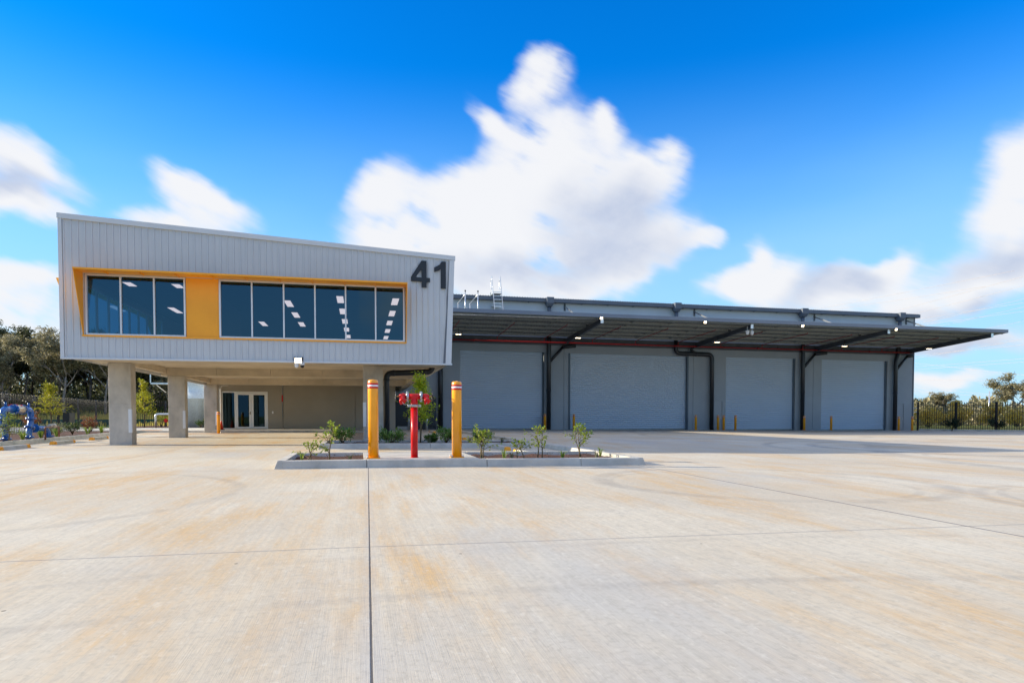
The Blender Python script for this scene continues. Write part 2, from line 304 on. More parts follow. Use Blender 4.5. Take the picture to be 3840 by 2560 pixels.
# ------------------------------------------------------------------ mesh helpers
class MB:
    def __init__(s): s.v = []; s.f = []; s.sm = []
    def quad(s, *p, smooth=False):
        i = len(s.v); s.v += [tuple(q) for q in p]; s.f.append(tuple(range(i, i + len(p)))); s.sm.append(smooth); return s
    def box(s, x0, x1, y0, y1, z0, z1, sh=None):
        P = [(x, y, z) for z in (z0, z1) for y in (y0, y1) for x in (x0, x1)]
        if sh: P = [(x, y, z + sh(x)) for x, y, z in P]
        i = len(s.v); s.v += P
        for f in ((0, 2, 3, 1), (4, 5, 7, 6), (0, 1, 5, 4), (2, 6, 7, 3), (0, 4, 6, 2), (1, 3, 7, 5)): s.f.append(tuple(i + k for k in f)); s.sm.append(False)
        return s
    def bar(s, a, b, w, h, up=(0, 0, 1)):
        a, b = Vector(a), Vector(b); d = (b - a).normalized(); u = Vector(up)
        sx = d.cross(u)
        if sx.length < 1e-4: sx = Vector((1, 0, 0))
        sx.normalize(); uz = sx.cross(d).normalized()
        i = len(s.v)
        for p in (a, b):
            for q, r in ((-1, -1), (1, -1), (1, 1), (-1, 1)): s.v.append(tuple(p + sx * (q * w / 2) + uz * (r * h / 2)))
        for f in ((3, 2, 1, 0), (4, 5, 6, 7), (0, 1, 5, 4), (1, 2, 6, 5), (2, 3, 7, 6), (3, 0, 4, 7)): s.f.append(tuple(i + k for k in f)); s.sm.append(False)
        return s
    def prism(s, pts, vec):
        n = len(pts); i = len(s.v); v = Vector(vec)
        s.v += [tuple(p) for p in pts] + [tuple(Vector(p) + v) for p in pts]
        s.f.append(tuple(range(i + n - 1, i - 1, -1))); s.f.append(tuple(range(i + n, i + 2 * n))); s.sm += [False, False]
        for k in range(n):
            k2 = (k + 1) % n; s.f.append((i + k, i + k2, i + n + k2, i + n + k)); s.sm.append(False)
        return s
    def tube(s, path, r, n=12, cap=True, r2=None):
        P = [Vector(p) for p in path]; m = len(P); i0 = len(s.v)
        rr = r if isinstance(r, (list, tuple)) else [r] * m
        prev = None; t0 = (P[1] - P[0]).normalized()
        nx = t0.orthogonal().normalized()
        for k in range(m):
            if k == 0: t = (P[1] - P[0]).normalized()
            elif k == m - 1: t = (P[-1] - P[-2]).normalized()
            else: t = ((P[k + 1] - P[k]).normalized() + (P[k] - P[k - 1]).normalized()).normalized()
            nx = (nx - t * nx.dot(t)).normalized(); ny = t.cross(nx)
            for q in range(n):
                a = 2 * math.pi * q / n; s.v.append(tuple(P[k] + (nx * math.cos(a) + ny * math.sin(a)) * rr[k]))
        for k in range(m - 1):
            for q in range(n):
                q2 = (q + 1) % n; s.f.append((i0 + k * n + q, i0 + k * n + q2, i0 + (k + 1) * n + q2, i0 + (k + 1) * n + q)); s.sm.append(True)
        if cap:
            s.f.append(tuple(i0 + q for q in range(n - 1, -1, -1))); s.sm.append(False)
            s.f.append(tuple(i0 + (m - 1) * n + q for q in range(n))); s.sm.append(False)
        return s
    def disc(s, c, axis, r, t, n=20):
        a = Vector(axis).normalized(); c = Vector(c); return s.tube([c - a * t / 2, c + a * t / 2], r, n)
    def lathe(s, prof, c=(0, 0, 0), n=24, smooth=True):
        i0 = len(s.v); c = Vector(c)
        for r, z in prof:
            for q in range(n): a = 2 * math.pi * q / n; s.v.append((c.x + r * math.cos(a), c.y + r * math.sin(a), c.z + z))
        for k in range(len(prof) - 1):
            for q in range(n):
                q2 = (q + 1) % n; s.f.append((i0 + k * n + q, i0 + k * n + q2, i0 + (k + 1) * n + q2, i0 + (k + 1) * n + q)); s.sm.append(smooth)
        s.f.append(tuple(i0 + q for q in range(n - 1, -1, -1))); s.sm.append(False)
        s.f.append(tuple(i0 + (len(prof) - 1) * n + q for q in range(n))); s.sm.append(False)
        return s
    def build(s, name, m, parent=None, bevel=0.0, label=None, loc=None):
        me = bpy.data.meshes.new(name); me.from_pydata(s.v, [], s.f); me.update()
        me.polygons.foreach_set('use_smooth', s.sm); me.materials.append(M[m] if isinstance(m, str) else m)
        o = bpy.data.objects.new(name, me); COL.objects.link(o)
        if parent: o.parent = parent
        if bevel:
            b = o.modifiers.new('bevel', 'BEVEL'); b.width = bevel; b.segments = 2; b.limit_method = 'ANGLE'; b.angle_limit = R(40)
        if label: o['label'] = label
        if loc: o.location = loc
        return o
def bend(pts, rad, seg=7):
    P = [Vector(p) for p in pts]; out = [P[0]]
    for i in range(1, len(P) - 1):
        a, b, c = P[i - 1], P[i], P[i + 1]; d1 = (a - b).normalized(); d2 = (c - b).normalized()
        r = min(rad, (a - b).length * .49, (c - b).length * .49)
        for k in range(seg + 1):
            t = k / seg; out.append(((b + d1 * r) * (1 - t) ** 2) + b * (2 * t * (1 - t)) + (b + d2 * r) * t ** 2)
    return out + [P[-1]]
def tag(o, label=None, cat=None, group=None, kind=None):
    if label: o['label'] = label
    if cat: o['category'] = cat
    if group: o['group'] = group
    if kind: o['kind'] = kind
    return o
def thing(name, label, cat, loc=(0, 0, 0), rz=0.0, group=None):
    o = bpy.data.objects.new(name, None); COL.objects.link(o); o.location = loc; o.rotation_euler = (0, 0, rz); o.empty_display_size = .2
    return tag(o, label, cat, group)
def dup(root, loc, rz, label, group=None, scale=None):
    r = root.copy(); COL.objects.link(r); r.location = loc; r.rotation_euler = (0, 0, rz); r['label'] = label
    if group: r['group'] = group
    if scale: r.scale = (scale, scale, scale) if isinstance(scale, (int, float)) else scale
    for ch in list(root.children):
        c = ch.copy(); COL.objects.link(c); c.parent = r
        for g in list(ch.children):
            d = g.copy(); COL.objects.link(d); d.parent = c
    return r
def gz(x): return -.0068 * max(0.0, min(x, 60.0))      # the yard falls gently to the right
def rel(o):                                            # world coordinates for parts of a thing whose Empty is moved
    o.matrix_parent_inverse = Matrix.Translation(o.parent.location).inverted(); return o

# ------------------------------------------------------------------ ground
XS = [-2500, -300, -60, -19, -11.2, 0, 60, 300, 2500]
def sheet(name, xs, ys, zf, m):
    b = MB()
    for x in xs:
        for y in ys: b.v.append((x, y, zf(x, y)))
    n = len(ys)
    for i in range(len(xs) - 1):
        for j in range(n - 1): b.f.append((i * n + j, (i + 1) * n + j, (i + 1) * n + j + 1, i * n + j + 1)); b.sm.append(False)
    return b.build(name, m)
def ground_z(x, y):
    z = gz(x) - .09
    return z
tag(sheet('ground', XS, [-400, -20, 20, 50, 90, 200, 600, 3000], ground_z, 'grass'), kind='structure')
# grassy rise behind the left fence that carries the wood
def rise(x, y): return -.06 + 1.25 * max(0.0, min(1.0, (y - 74) / 26.0)) if x < 10 else -.2
xs = [-170 + 9 * i for i in range(19)]; ys = [70 + 6 * i for i in range(24)]
def rise2(x, y):
    e = max(0, min(1, (y - 70) / 20)); k = max(0, min(1, (-4 - x) / 20)); return -.10 + 1.35 * e * k + .12 * math.sin(x * .31) * math.sin(y * .23) * e
tag(sheet('hill', xs, ys, rise2, 'grass'), kind='structure')
yb = MB()
outline = [(-11.0, -16), (0, -16), (62, -16), (62, 34.2), (52.0, 44.6), (47.1, 50.2), (47.1, 50.8), (0, 50.8), (-11.9, 50.8), (-11.9, 36)]
def yardz(x): return gz(x) - .0
yb2 = MB()
# split at x=0 where the fall begins
yb2.quad(*[(x, y, gz(x)) for x, y in ((-11.0, -16), (0, -16), (0, 50.8), (-11.95, 50.8), (-11.95, 38), (-11.0, 24))])
yb2.quad(*[(x, y, gz(x)) for x, y in ((0, -16), (60, -16), (60, 36.3), (47.2, 50.3), (47.2, 50.8), (0, 50.8))])
tag(yb2.build('yard', 'yard'), kind='structure')
# street beyond the left fence and its verge
b = MB(); b.quad((-31, 30, -.07), (-19.6, 30, -.07), (-19.6, 62, -.07), (-23, 68, -.07), (-160, 68, -.07), (-160, 58, -.07), (-33, 58, -.07)); tag(b.build('road', 'asph'), kind='structure')
b = MB(); b.quad((-18.6, 30, -.075), (-17.6, 30, -.075), (-17.6, 56, -.075), (-18.6, 56, -.075)); tag(b.build('footpath', 'kerb'), kind='structure')
# painted lines: bay lines on the left and hatching under the office
b = MB()
for y, x1 in ((17.9, -7.6), (20.0, -7.0), (22.4, -6.3), (25.3, -6.2), (28.4, -6.2), (33.0, -6.2)): b.box(-10.9, x1, y - .05, y + .05, -.02, .004)
tag(b.build('parking_lines', 'wline'), kind='structure')
b = MB()
for y in (38.6, 40.6): b.box(-11.5, -6.2, y - .06, y + .06, -.02, .004)
for i in range(5): b.bar((-11.2 + i * 1.1, 38.7, .002), (-9.9 + i * 1.1, 40.5, .002), .12, .006)
tag(b.build('hatched_markings', 'oline'), kind='structure')
b = MB(); b.box(-8.0, -6.9, 34.6, 35.5, -.02, .006); tag(b.build('manhole_cover', 'kerb'), 'square concrete pit cover in the yard behind the second column', 'pit cover')

# kerbs ---------------------------------------------------------------------------
def kerb_run(b, pts, w=.16, h=.15, batter=.05, left=True):
    """kerb along a path on the ground; batter on the yard side"""
    for (x0, y0), (x1, y1) in zip(pts[:-1], pts[1:]):
        L = math.hypot(x1 - x0, y1 - y0); nseg = max(1, round(L / 2.4)); ux, uy = (x1 - x0) / L, (y1 - y0) / L; nx, ny = -uy, ux
        for k in range(nseg):
            a0, a1 = L * k / nseg + (.006 if k else 0), L * (k + 1) / nseg - .006
            def P(a, o, z): x, y = x0 + ux * a + nx * o, y0 + uy * a + ny * o; return (x, y, gz(x) + z)
            q = []
            for a in (a0, a1): q.append([P(a, 0, -.05), P(a, w, -.05), P(a, w, h), P(a, batter + .02, h), P(a, batter, h - .012)])
            i = len(b.v); b.v += q[0] + q[1]; n = 5
            b.f.append((i + 4, i + 3, i + 2, i + 1, i)); b.f.append((i + 5, i + 6, i + 7, i + 8, i + 9)); b.sm += [False, False]
            for t in range(n): b.f.append((i + t, i + (t + 1) % n, i + n + (t + 1) % n, i + n + t)); b.sm.append(False)
b = MB(); kerb_run(b, [(-10.75, 10), (-11.15, 25.5), (-11.85, 36.4), (-12.6, 42.6)]); tag(b.build('kerb', 'kerb'), kind='structure')
b = MB(); kerb_run(b, [(62, 33.5), (52.2, 44.6), (47.2, 50.0)], w=.18); 
# the sequence above runs right to left, so its yard side faces the yard
tag(b.build('kerb', 'kerb'), kind='structure')
b = MB(); kerb_run(b, [(5.75, 49.6), (5.68, 23.5)], w=.2, h=.13); kerb_run(b, [(5.68, 20.9), (5.80, 16.1)], w=.2, h=.13)
tag(b.build('kerb', 'kerb'), kind='structure')
# raised beds
b = MB(); b.quad((-11.3, 10, .09), (-11.3, 25.5, .09), (-12.0, 36.4, .09), (-12.7, 42.6, .09), (-17.3, 44, .09), (-17.3, 10, .09)); b.quad((-17.3, 10, .09), (-17.3, 44, .09), (-17.3, 44, -.2), (-17.3, 10, -.2))
tag(b.build('garden_bed', 'mulch'), kind='structure')
b = MB(); b.prism([(-12.75, 42.8, -.02), (-8.4, 41.9, -.02), (-8.4, 52, -.02), (-17, 52, -.02), (-17, 44.2, -.02)], (0, 0, .135)); tag(b.build('footpath', 'kerb'), kind='structure')
b = MB(); b.prism([(-17.2, 52.05, -.02), (-8.6, 52.05, -.02), (-8.6, 62, -.02), (-17.2, 62, -.02)], (0, 0, .14)); tag(b.build('garden_bed', 'mulch'), kind='structure')
b = MB(); b.box(-12.5, -11.4, 43.0, 43.9, .115, .124); tag(b.build('tactile_paving', 'orange'), 'yellow tactile paving pad on the footpath behind the columns', 'paving')

# traffic islands -------------------------------------------------------------------
def island(name, label, x0, x1, yf, yb, plinth=None, joints=()):
    t = thing(name, label, 'traffic island', ((x0 + x1) / 2, (yf + yb) / 2, 0))
    b = MB(); h = .155; w = .15; bt = .16
    # front kerb, rear kerb, two end kerbs, each cut at its joints
    def seg(xa, xb, y, s):                # s=+1 front (outer face at y), -1 rear
        q = []
        for x in (xa, xb):
            z = gz(x); q.append([(x, y, z - .05), (x, y + s * (w + .08), z - .05), (x, y + s * (w + .03), z + h), (x, y + s * .06, z + h), (x, y + s * .035, z + h - .015)])
        i = len(b.v); b.v += q[0] + q[1]
        b.f.append((i + 4, i + 3, i + 2, i + 1, i)); b.f.append((i + 5, i + 6, i + 7, i + 8, i + 9)); b.sm += [False] * 2
        for k in range(5): b.f.append((i + k, i + (k + 1) % 5, i + 5 + (k + 1) % 5, i + 5 + k)); b.sm.append(False)
    xs = [x0 + bt] + list(joints) + [x1 - bt]
    for a, c in zip(xs[:-1], xs[1:]): seg(a + .005, c - .005, yf, 1); seg(a + .005, c - .005, yb, -1)
    for xe, s in ((x0, 1), (x1, -1)):     # battered ends
        z = gz(xe); A = [(xe, yf, z - .05), (xe + s * bt, yf, z - .05), (xe + s * bt, yf + .05, z + h), (xe + s * .06, yf + .05, z + h)]
        b.v_start = len(b.v); i = len(b.v)
        ring = []
        for y in (yf, yb):
            o = .05 if y == yf else -.05
            ring.append([(xe, y, z - .05), (xe + s * (bt + .06), y, z - .05), (xe + s * (bt + .06), y + o, z + h), (xe + s * .075, y + o, z + h)])
        b.v += ring[0] + ring[1]
        fs = [(0, 1, 2, 3), (7, 6, 5, 4), (0, 3, 7, 4), (3, 2, 6, 7), (2, 1, 5, 6), (1, 0, 4, 5)]
        for f in fs: b.f.append(tuple(i + k for k in f)); b.sm.append(False)
    rel(b.build('kerb', 'kerb', t, bevel=.008))
    b = MB()
    nx, ny = 26, 8; xa, xb2, ya, yb2 = x0 + .2, x1 - .2, yf + .17, yb - .17; st = len(b.v)
    for i in range(nx + 1):
        for j in range(ny + 1):
            x = xa + (xb2 - xa) * i / nx; y = ya + (yb2 - ya) * j / ny; b.v.append((x, y, gz(x) + .075 + random.uniform(-.02, .035)))
    for i in range(nx):
        for j in range(ny): b.f.append((st + i * (ny + 1) + j, st + (i + 1) * (ny + 1) + j, st + (i + 1) * (ny + 1) + j + 1, st + i * (ny + 1) + j + 1)); b.sm.append(False)
    # loose bark chips
    for k in range(1400):
        x = random.uniform(xa, xb2); y = random.uniform(ya, yb2)
        if plinth and plinth[0] - .05 < x < plinth[1] + .05: continue
        a = random.uniform(0, 6.3); s = random.uniform(.012, .03); dx, dy = math.cos(a) * s, math.sin(a) * s; z = gz(x) + .10 + random.uniform(-.01, .025); dz = random.uniform(-.012, .012)
        b.quad((x - dx, y - dy, z - dz), (x + dy * .4, y - dx * .4, z), (x + dx, y + dy, z + dz), (x - dy * .4, y + dx * .4, z))
    rel(b.build('mulch', 'mulch', t))
    if plinth:
        b = MB(); b.box(plinth[0], plinth[1], yf + .18, yb - .18, -.05, .147, sh=lambda x: gz(x)); rel(b.build('plinth', 'kerb', t, bevel=.006))
    return t
island('traffic_island', 'front kerbed island with saplings, yellow bollards and red standpipe', -1.58, 5.84, 13.25, 16.05, (.07, 2.35), (.12, 2.45, 4.4))
island('traffic_island', 'rear kerbed island with low shrubs between the office column and the yard', -1.24, 5.30, 20.95, 23.75, None, (.35, 2.1, 3.9))

# ------------------------------------------------------------------ warehouse
YW = 50.4
def sh(x): return -.005 * (x - 7)
wh = thing('warehouse', 'long grey warehouse with four roller doors and a wide canopy', 'warehouse', (26, 60, -.2))
def wp(b, name, m, parent=None, **k):
    o = b.build(name, m, parent or wh, **k)
    o.matrix_parent_inverse = Matrix.Translation(wh.location).inverted() if not parent or parent == wh else Matrix.Identity(4)
    return o
ops = [(6.03, 6.95, 2.23), (7.2, 13.75, 5.82), (15.66, 25.68, 5.80), (27.82, 28.74, 2.28), (28.95, 35.33, 5.82), (37.8, 44.25, 5.82), (45.13, 46.03, 2.2)]
b = MB(); x = .4; YT = YW + .26
seams = [4.55, 15.3, 26.1, 37.03]
def wallseg(b, a, c, z0, z1, y0=YW, y1=YT):
    cuts = [a] + [s for s in seams if a < s < c] + [c]
    for p, q in zip(cuts[:-1], cuts[1:]):
        b.box(p + (.012 if p in seams else 0), q - (.012 if q in seams else 0), y0, y1, z0, z1, sh=sh)
for a, c, zt in ops:
    if a > x: wallseg(b, x, a, -.45, 7.3)
    wallseg(b, a, c, zt, 7.3); x = c
wallseg(b, x, 46.9, -.45, 7.3)
b.box(.5, 46.8, YT + .002, YT + .1, 5.9, 7.3, sh=sh)
for s in seams: b.box(s - .1, s + .1, YT + .002, YT + .1, -.45, 5.88, sh=sh)
wall = wp(b, 'wall', 'wallg')
b = MB(); b.box(.4, 46.9, YW, YT, 7.3, 9.62, sh=sh); wp(b, 'upper_wall', 'wallu')
b = MB(); b.box(46.9, 46.96, YW + .003, 84, -.5, 9.6, sh=sh); b.box(.34, .4, YW + .003, 84, -.45, 9.6); b.box(.4, 46.9, 83.8, 84, -.5, 9.6, sh=sh); wp(b, 'side_wall', 'wallu')
b = MB(); b.box(46.84, 46.93, YW - .05, YW - .002, -.45, 9.55, sh=sh); wp(b, 'corner_flashing', 'gutter')
# roof with rib ends showing over the gutter
b = MB()
prof = []; x = .2
while x < 47.1: prof += [(x, 0), (x + .14, 0), (x + .155, .035), (x + .185, .035)]; x += .2
i0 = len(b.v)
for px, pz in prof: b.v += [(px, 50.12, 9.86 + pz + sh(px)), (px, 67.5, 10.72 + pz + sh(px)), (px, 84.2, 9.9 + pz + sh(px))]
for k in range(len(prof) - 1):
    for j in range(2): a = i0 + k * 3 + j; b.f.append((a, a + 3, a + 4, a + 1)); b.sm.append(False)
b.prism([(47.0, 50.15, 9.62 - .2), (47.0, 84, 9.62 - .2), (47.0, 84, 9.86 - .2), (47.0, 67.5, 10.68 - .2), (47.0, 50.15, 9.84 - .2)], (.05, 0, 0))
wp(b, 'roof', 'gutter')
b = MB(); b.box(.4, 46.86, YT + .2, YT + 1.2, 9.3, 9.35, sh=sh)
b = MB(); x = 1.0
while x < 47.1: b.box(x + .006, min(x + 2.1, 47.12) - .006, 49.98, 50.36, 9.56, 9.83, sh=sh); b.box(x + .95, x + 1.0, 50.1, 50.39, 9.515, 9.556, sh=sh); x += 2.1
g = wp(b, 'gutter', 'gutter')
for x in (14.05, 24.45, 35.75, 45.15):
    b = MB(); z = sh(x); b.box(x - .27, x + .27, 49.72, 50.37, 9.46 + z, 9.9 + z)
    lo, hi = .17, .27
    P = [(x - hi, 49.72), (x + hi, 49.72), (x + hi, 50.37), (x - hi, 50.37)]; Q = [(x - lo, 49.88), (x + lo, 49.88), (x + lo, 50.3), (x - lo, 50.3)]
    i = len(b.v); b.v += [(px, py, 9.46 + z) for px, py in P] + [(px, py, 9.22 + z) for px, py in Q]
    for k in range(4): b.f.append((i + k, i + (k + 1) % 4, i + 4 + (k + 1) % 4, i + 4 + k)); b.sm.append(False)
    rh = wp(b, 'rain_head', 'gutter')
    b = MB(); b.tube([(x, 50.1, 9.24 + z), (x, 50.1, 7.0)], .145, 14); wp(b, 'downpipe', 'gutter')
def pipe(pts, r, name='downpipe', m='pvc', rad=.3, couplings=(), parent=None):
    b = MB(); b.tube(bend(pts, rad), r, 16)
    for c, ax in couplings: b.disc(c, ax, r + .015, .14, 16)
    return wp(b, name, m, parent)
for x, xo in ((14.02, 14.02), (35.85, 35.85), (44.85, 45.1)):
    pipe([(xo, 50.12, 7.2), (xo, 50.12, 6.3), (x, 50.12, 5.7), (x, 50.12, gz(x))], .165, couplings=[((x, 50.12, 2.9), (0, 0, 1))])
    bx = 1.15; b = MB(); b.tube([(x, 50.12, 5.0 + sh(x)), (x + bx, 50.12, 6.25 + sh(x))], .11, 12); b.tube([(x + bx - .1, 50.0, 6.22 + sh(x)), (x + bx + (.9 if x < 44 else .3), 49.9, 6.3 + sh(x))], .14, 12); wp(b, 'branch_pipe', 'pvc')
pipe([(5.78, 50.12, 7.0), (5.78, 50.12, gz(5.8))], .18)
pipe([(24.45, 50.12, 7.2), (24.45, 50.12, 5.88), (27.6, 50.12, 5.84), (27.6, 50.12, gz(27.6))], .165, rad=.42, couplings=[((26.2, 50.12, 5.86), (1, 0, 0))])
pipe([(25.75, 49.9, 6.35), (25.75, 50.1, 6.15), (26.2, 50.12, 5.9)], .11, name='branch_pipe', rad=.2)
# roller doors: corrugated curtain, guides, bottom rail
def roller(x0, x1, ztop, xl=None, xr=None, jambs=False):
    zb = gz((x0 + x1) / 2) + .01; yc = YW + .17
    b = MB(); n = 0; pitch = .160; z = zb + .09; seq = []
    while z < ztop + sh(x0) + .1:
        seq += [(z, yc - .012), (z + .05, yc - .024), (z + .10, yc - .012), (z + .108, yc + .045), (z + pitch - .008, yc + .045)]
        z += pitch
    i0 = len(b.v)
    for zz, yy in seq: b.v += [(x0, yy, zz), (x1, yy, zz)]
    for k in range(len(seq) - 1): b.f.append((i0 + 2 * k, i0 + 2 * k + 1, i0 + 2 * k + 3, i0 + 2 * k + 2)); b.sm.append(False)
    d = wp(b, 'roller_door', M['roller'])
    e = MB(); e.box(x0, x1, yc - .03, yc + .02, zb, zb + .09); wp(e, 'bottom_rail', 'galv', d)
    if jambs:
        for xa in (x0 - .14, x1): 
            e = MB(); e.box(xa, xa + .14, YW - .03, YW + .2, zb - .05, ztop + sh(xa)); wp(e, 'guide_rail', 'jamb', d)
    else:
        e = MB(); e.box(x1, x1 + .10, YW + .08, YW + .2, zb - .05, ztop + sh(x1)); wp(e, 'guide_rail', 'jamb', d)
        e = MB(); e.box(x0 - .005, x0 + .05, YW + .04, YW + .135, zb - .05, ztop + sh(x0)); wp(e, 'guide_rail', 'door', d)
M['roller'] = mat('silver_grey_roller_steel', (.45, .51, .58), .34, .1, .015, .6)
roller(7.21, 13.6, 5.82); roller(15.8, 25.54, 5.80, jambs=True); roller(28.96, 35.2, 5.82); roller(37.81, 44.12, 5.82)
for a, c, zt in (ops[0], ops[3], ops[6]):
    z0 = gz((a + c) / 2)
    b = MB(); b.box(a + .045, c - .045, YW + .05, YW + .1, z0 + .01, zt + sh(a) - .045); d = wp(b, 'door', 'door', bevel=.004)
    e = MB(); 
    for p, q in ((a, a + .045), (c - .045, c)): e.box(p, q, YW + .0, YW + .12, z0, zt + sh(a))
    e.box(a + .045, c - .045, YW, YW + .12, zt + sh(a) - .045, zt + sh(a)); wp(e, 'door_frame', 'wallg', d)
    e = MB(); hx = c - .13; e.box(hx - .03, hx + .03, YW + .035, YW + .05, z0 + .9, z0 + 1.12); e.tube([(hx, YW + .04, z0 + 1.03), (hx, YW - .01, z0 + 1.03), (hx - .11, YW - .01, z0 + 1.03)], .009, 8); wp(e, 'handle', 'chrome', d)
# canopy ----------------------------------------------------------------------------
YF, YB = 41.9, 50.38
def cz(y): return 7.02 + (YB - y) * (.46 / 8.48)            # underside of the roof sheet
b = MB(); prof = []; x = 4.3
while x < 47.2: prof += [(x, 0), (x + .135, 0), (x + .15, .03), (x + .185, .03)]; x += .2
for dz, flip in ((0, False), (.006, True)):
    i0 = len(b.v)
    for px, pz in prof: b.v += [(px, YF + .03, cz(YF) + pz + dz + sh(px)), (px, YB - .1, cz(YB) + pz + dz + sh(px))]
    for k in range(len(prof) - 1):
        a = i0 + 2 * k; q = (a, a + 2, a + 3, a + 1); b.f.append(q[::-1] if flip else q); b.sm.append(False)
canopy = wp(b, 'canopy', 'roofu')
b = MB(); b.box(4.2, 47.25, YF - .02, YF + .02, 7.335, 7.57, sh=sh); b.box(4.2, 47.25, YF + .021, YF + .12, 7.335, 7.345, sh=sh); b.box(47.21, 47.25, YF + .021, YB - .14, 7.2, 7.45, sh=lambda x: sh(x) - .0)
b = MB(); b.box(4.2, 47.25, YF - .02, YF + .02, 7.335, 7.57, sh=sh); b.box(4.2, 47.2, YF + .021, YF + .10, 7.337, 7.345, sh=sh)
s_ = sh(47.2); b.prism([(47.2, YF + .021, 7.335 + s_), (47.2, YB - .1, cz(YB) - .12 + s_), (47.2, YB - .1, cz(YB) + .08 + s_), (47.2, YF + .021, 7.57 + s_)], (.04, 0, 0))
wp(b, 'fascia', 'fascia', canopy)
PUR = [42.25, 43.65, 45.05, 46.45, 47.85, 49.25]
for y in PUR:
    b = MB(); z = cz(y); 
    b.box(4.3, 47.15, y, y + .012, z - .20, z - .004, sh=sh); b.box(4.3, 47.15, y - .07, y - .001, z - .20, z - .192, sh=sh); b.box(4.3, 47.15, y + .013, y + .07, z - .016, z - .008, sh=sh)
    wp(b, 'purlin', 'galv', canopy)
xs_b = [4.6, 15.35, 26.15, 37.05, 46.05]
for x in xs_b:
    b = MB(); z = sh(x); y0, y1 = 42.12, 50.3
    t0, t1 = cz(y0) - .205, cz(y1) - .205; d0, d1 = .25, .36
    for w, lo, hi in ((.012, None, None),):
        b.prism([(x - .006, y0, t0 - d0 + z), (x - .006, y1, t1 - d1 + z), (x - .006, y1, t1 + z), (x - .006, y0, t0 + z)], (.012, 0, 0))
    b.prism([(x - .085, y0, t0 - d0 + z - .012), (x - .085, y1, t1 - d1 + z - .012), (x - .085, y1, t1 - d1 + z), (x - .085, y0, t0 - d0 + z)], (.17, 0, 0))
    b.prism([(x - .085, y0, t0 + z), (x - .085, y1, t1 + z), (x - .085, y1, t1 + z + .012), (x - .085, y0, t0 + z + .012)], (.17, 0, 0))
    for y in (45.05,): b.box(x - .1, x + .1, y - .05, y + .05, cz(y) - .2 + z, cz(y) - .02 + z)
    wp(b, 'canopy_beam', 'steel', canopy)
    b = MB(); b.box(x - .1, x + .1, y0 - .015, y0 - .003, t0 - d0 - .02 + z, t0 + .02 + z); wp(b, 'end_plate', 'galvb', canopy)
    if x < 5: continue
    b = MB(); b.box(x - .07, x + .07, YW - .03, YW - .002, 9.0 + z, 9.55 + z); wp(b, 'strut_bracket', 'steel')
    b = MB(); zs = 9.32 + z; ye = 45.0; ze = cz(ye) + z; b.tube([(x, YW - .04, zs), (x, ye, ze)], .057, 10); wp(b, 'strut', 'galvb')
k = 0
bays = [(4.6, 15.35), (15.35, 26.15), (26.15, 37.05), (37.05, 46.05)]
for xa, xb in bays:
    for f in (.25, .5, .75):
        b = MB(); x = xa + (xb - xa) * f
        for ya, yb_ in zip(PUR[:-1], PUR[1:]): b.bar((x, ya + .03, cz(ya) - .12 + sh(x)), (x, yb_ - .01, cz(yb_) - .06 + sh(x)), .03, .05)
        wp(b, 'bridging', 'galv', canopy)
b = MB(); b.box(4.4, 46.85, YW - .14, YW - .004, 6.36, 6.93, sh=sh)
x = 5.5
while x < 46.5:
    b.box(x, x + .3, YW - .3, YW - .142, 6.66, 6.70, sh=sh); x += 1.75
wp(b, 'ledger_beam', 'steel')
b = MB(); b.tube([(4.6, 42.4, 7.27), (15.2, 42.4, 7.25)], .052, 12); wp(b, 'edge_pipe', 'galvb', canopy)
# sprinkler line
b = MB(); b.tube([(5.2, 49.85, 6.52 + sh(5)), (46.3, 49.85, 6.52 + sh(46))], .055, 12)
for x in (8.2, 20, 31.5, 42): b.disc((x, 49.85, 6.52 + sh(x)), (1, 0, 0), .075, .12, 12)
sp_ = wp(b, 'sprinkler_main', 'redpipe')
for x in (6.3, 9.97, 13.6, 17.4, 20.9, 24.5, 28.2, 31.87, 35.6, 39.3, 43.2):
    b = MB(); z = sh(x); b.tube(bend([(x, 49.85, 6.54 + z), (x, 49.85, 6.82 + z), (x, 44.1, 7.06 + z), (x, 44.1, 7.12 + z)], .06, 3), .026, 8); wp(b, 'sprinkler_branch', 'redpipe', sp_)

# ------------------------------------------------------------------ office building on columns
of = thing('office_building', 'raised office box clad in pale ribbed metal on concrete columns', 'office building', (-2.8, 33, 0))
def op(b, name, m, parent=None, **k):
    o = b.build(name, m, parent or of, **k)
    if not parent or parent == of: o.matrix_parent_inverse = Matrix.Translation(of.location).inverted()
    return o
YO = 22.5; XL, XR = -8.54, 2.95
def roofz(x): return 6.88 - (x - XL) * (.68 / (XR - XL + .1))
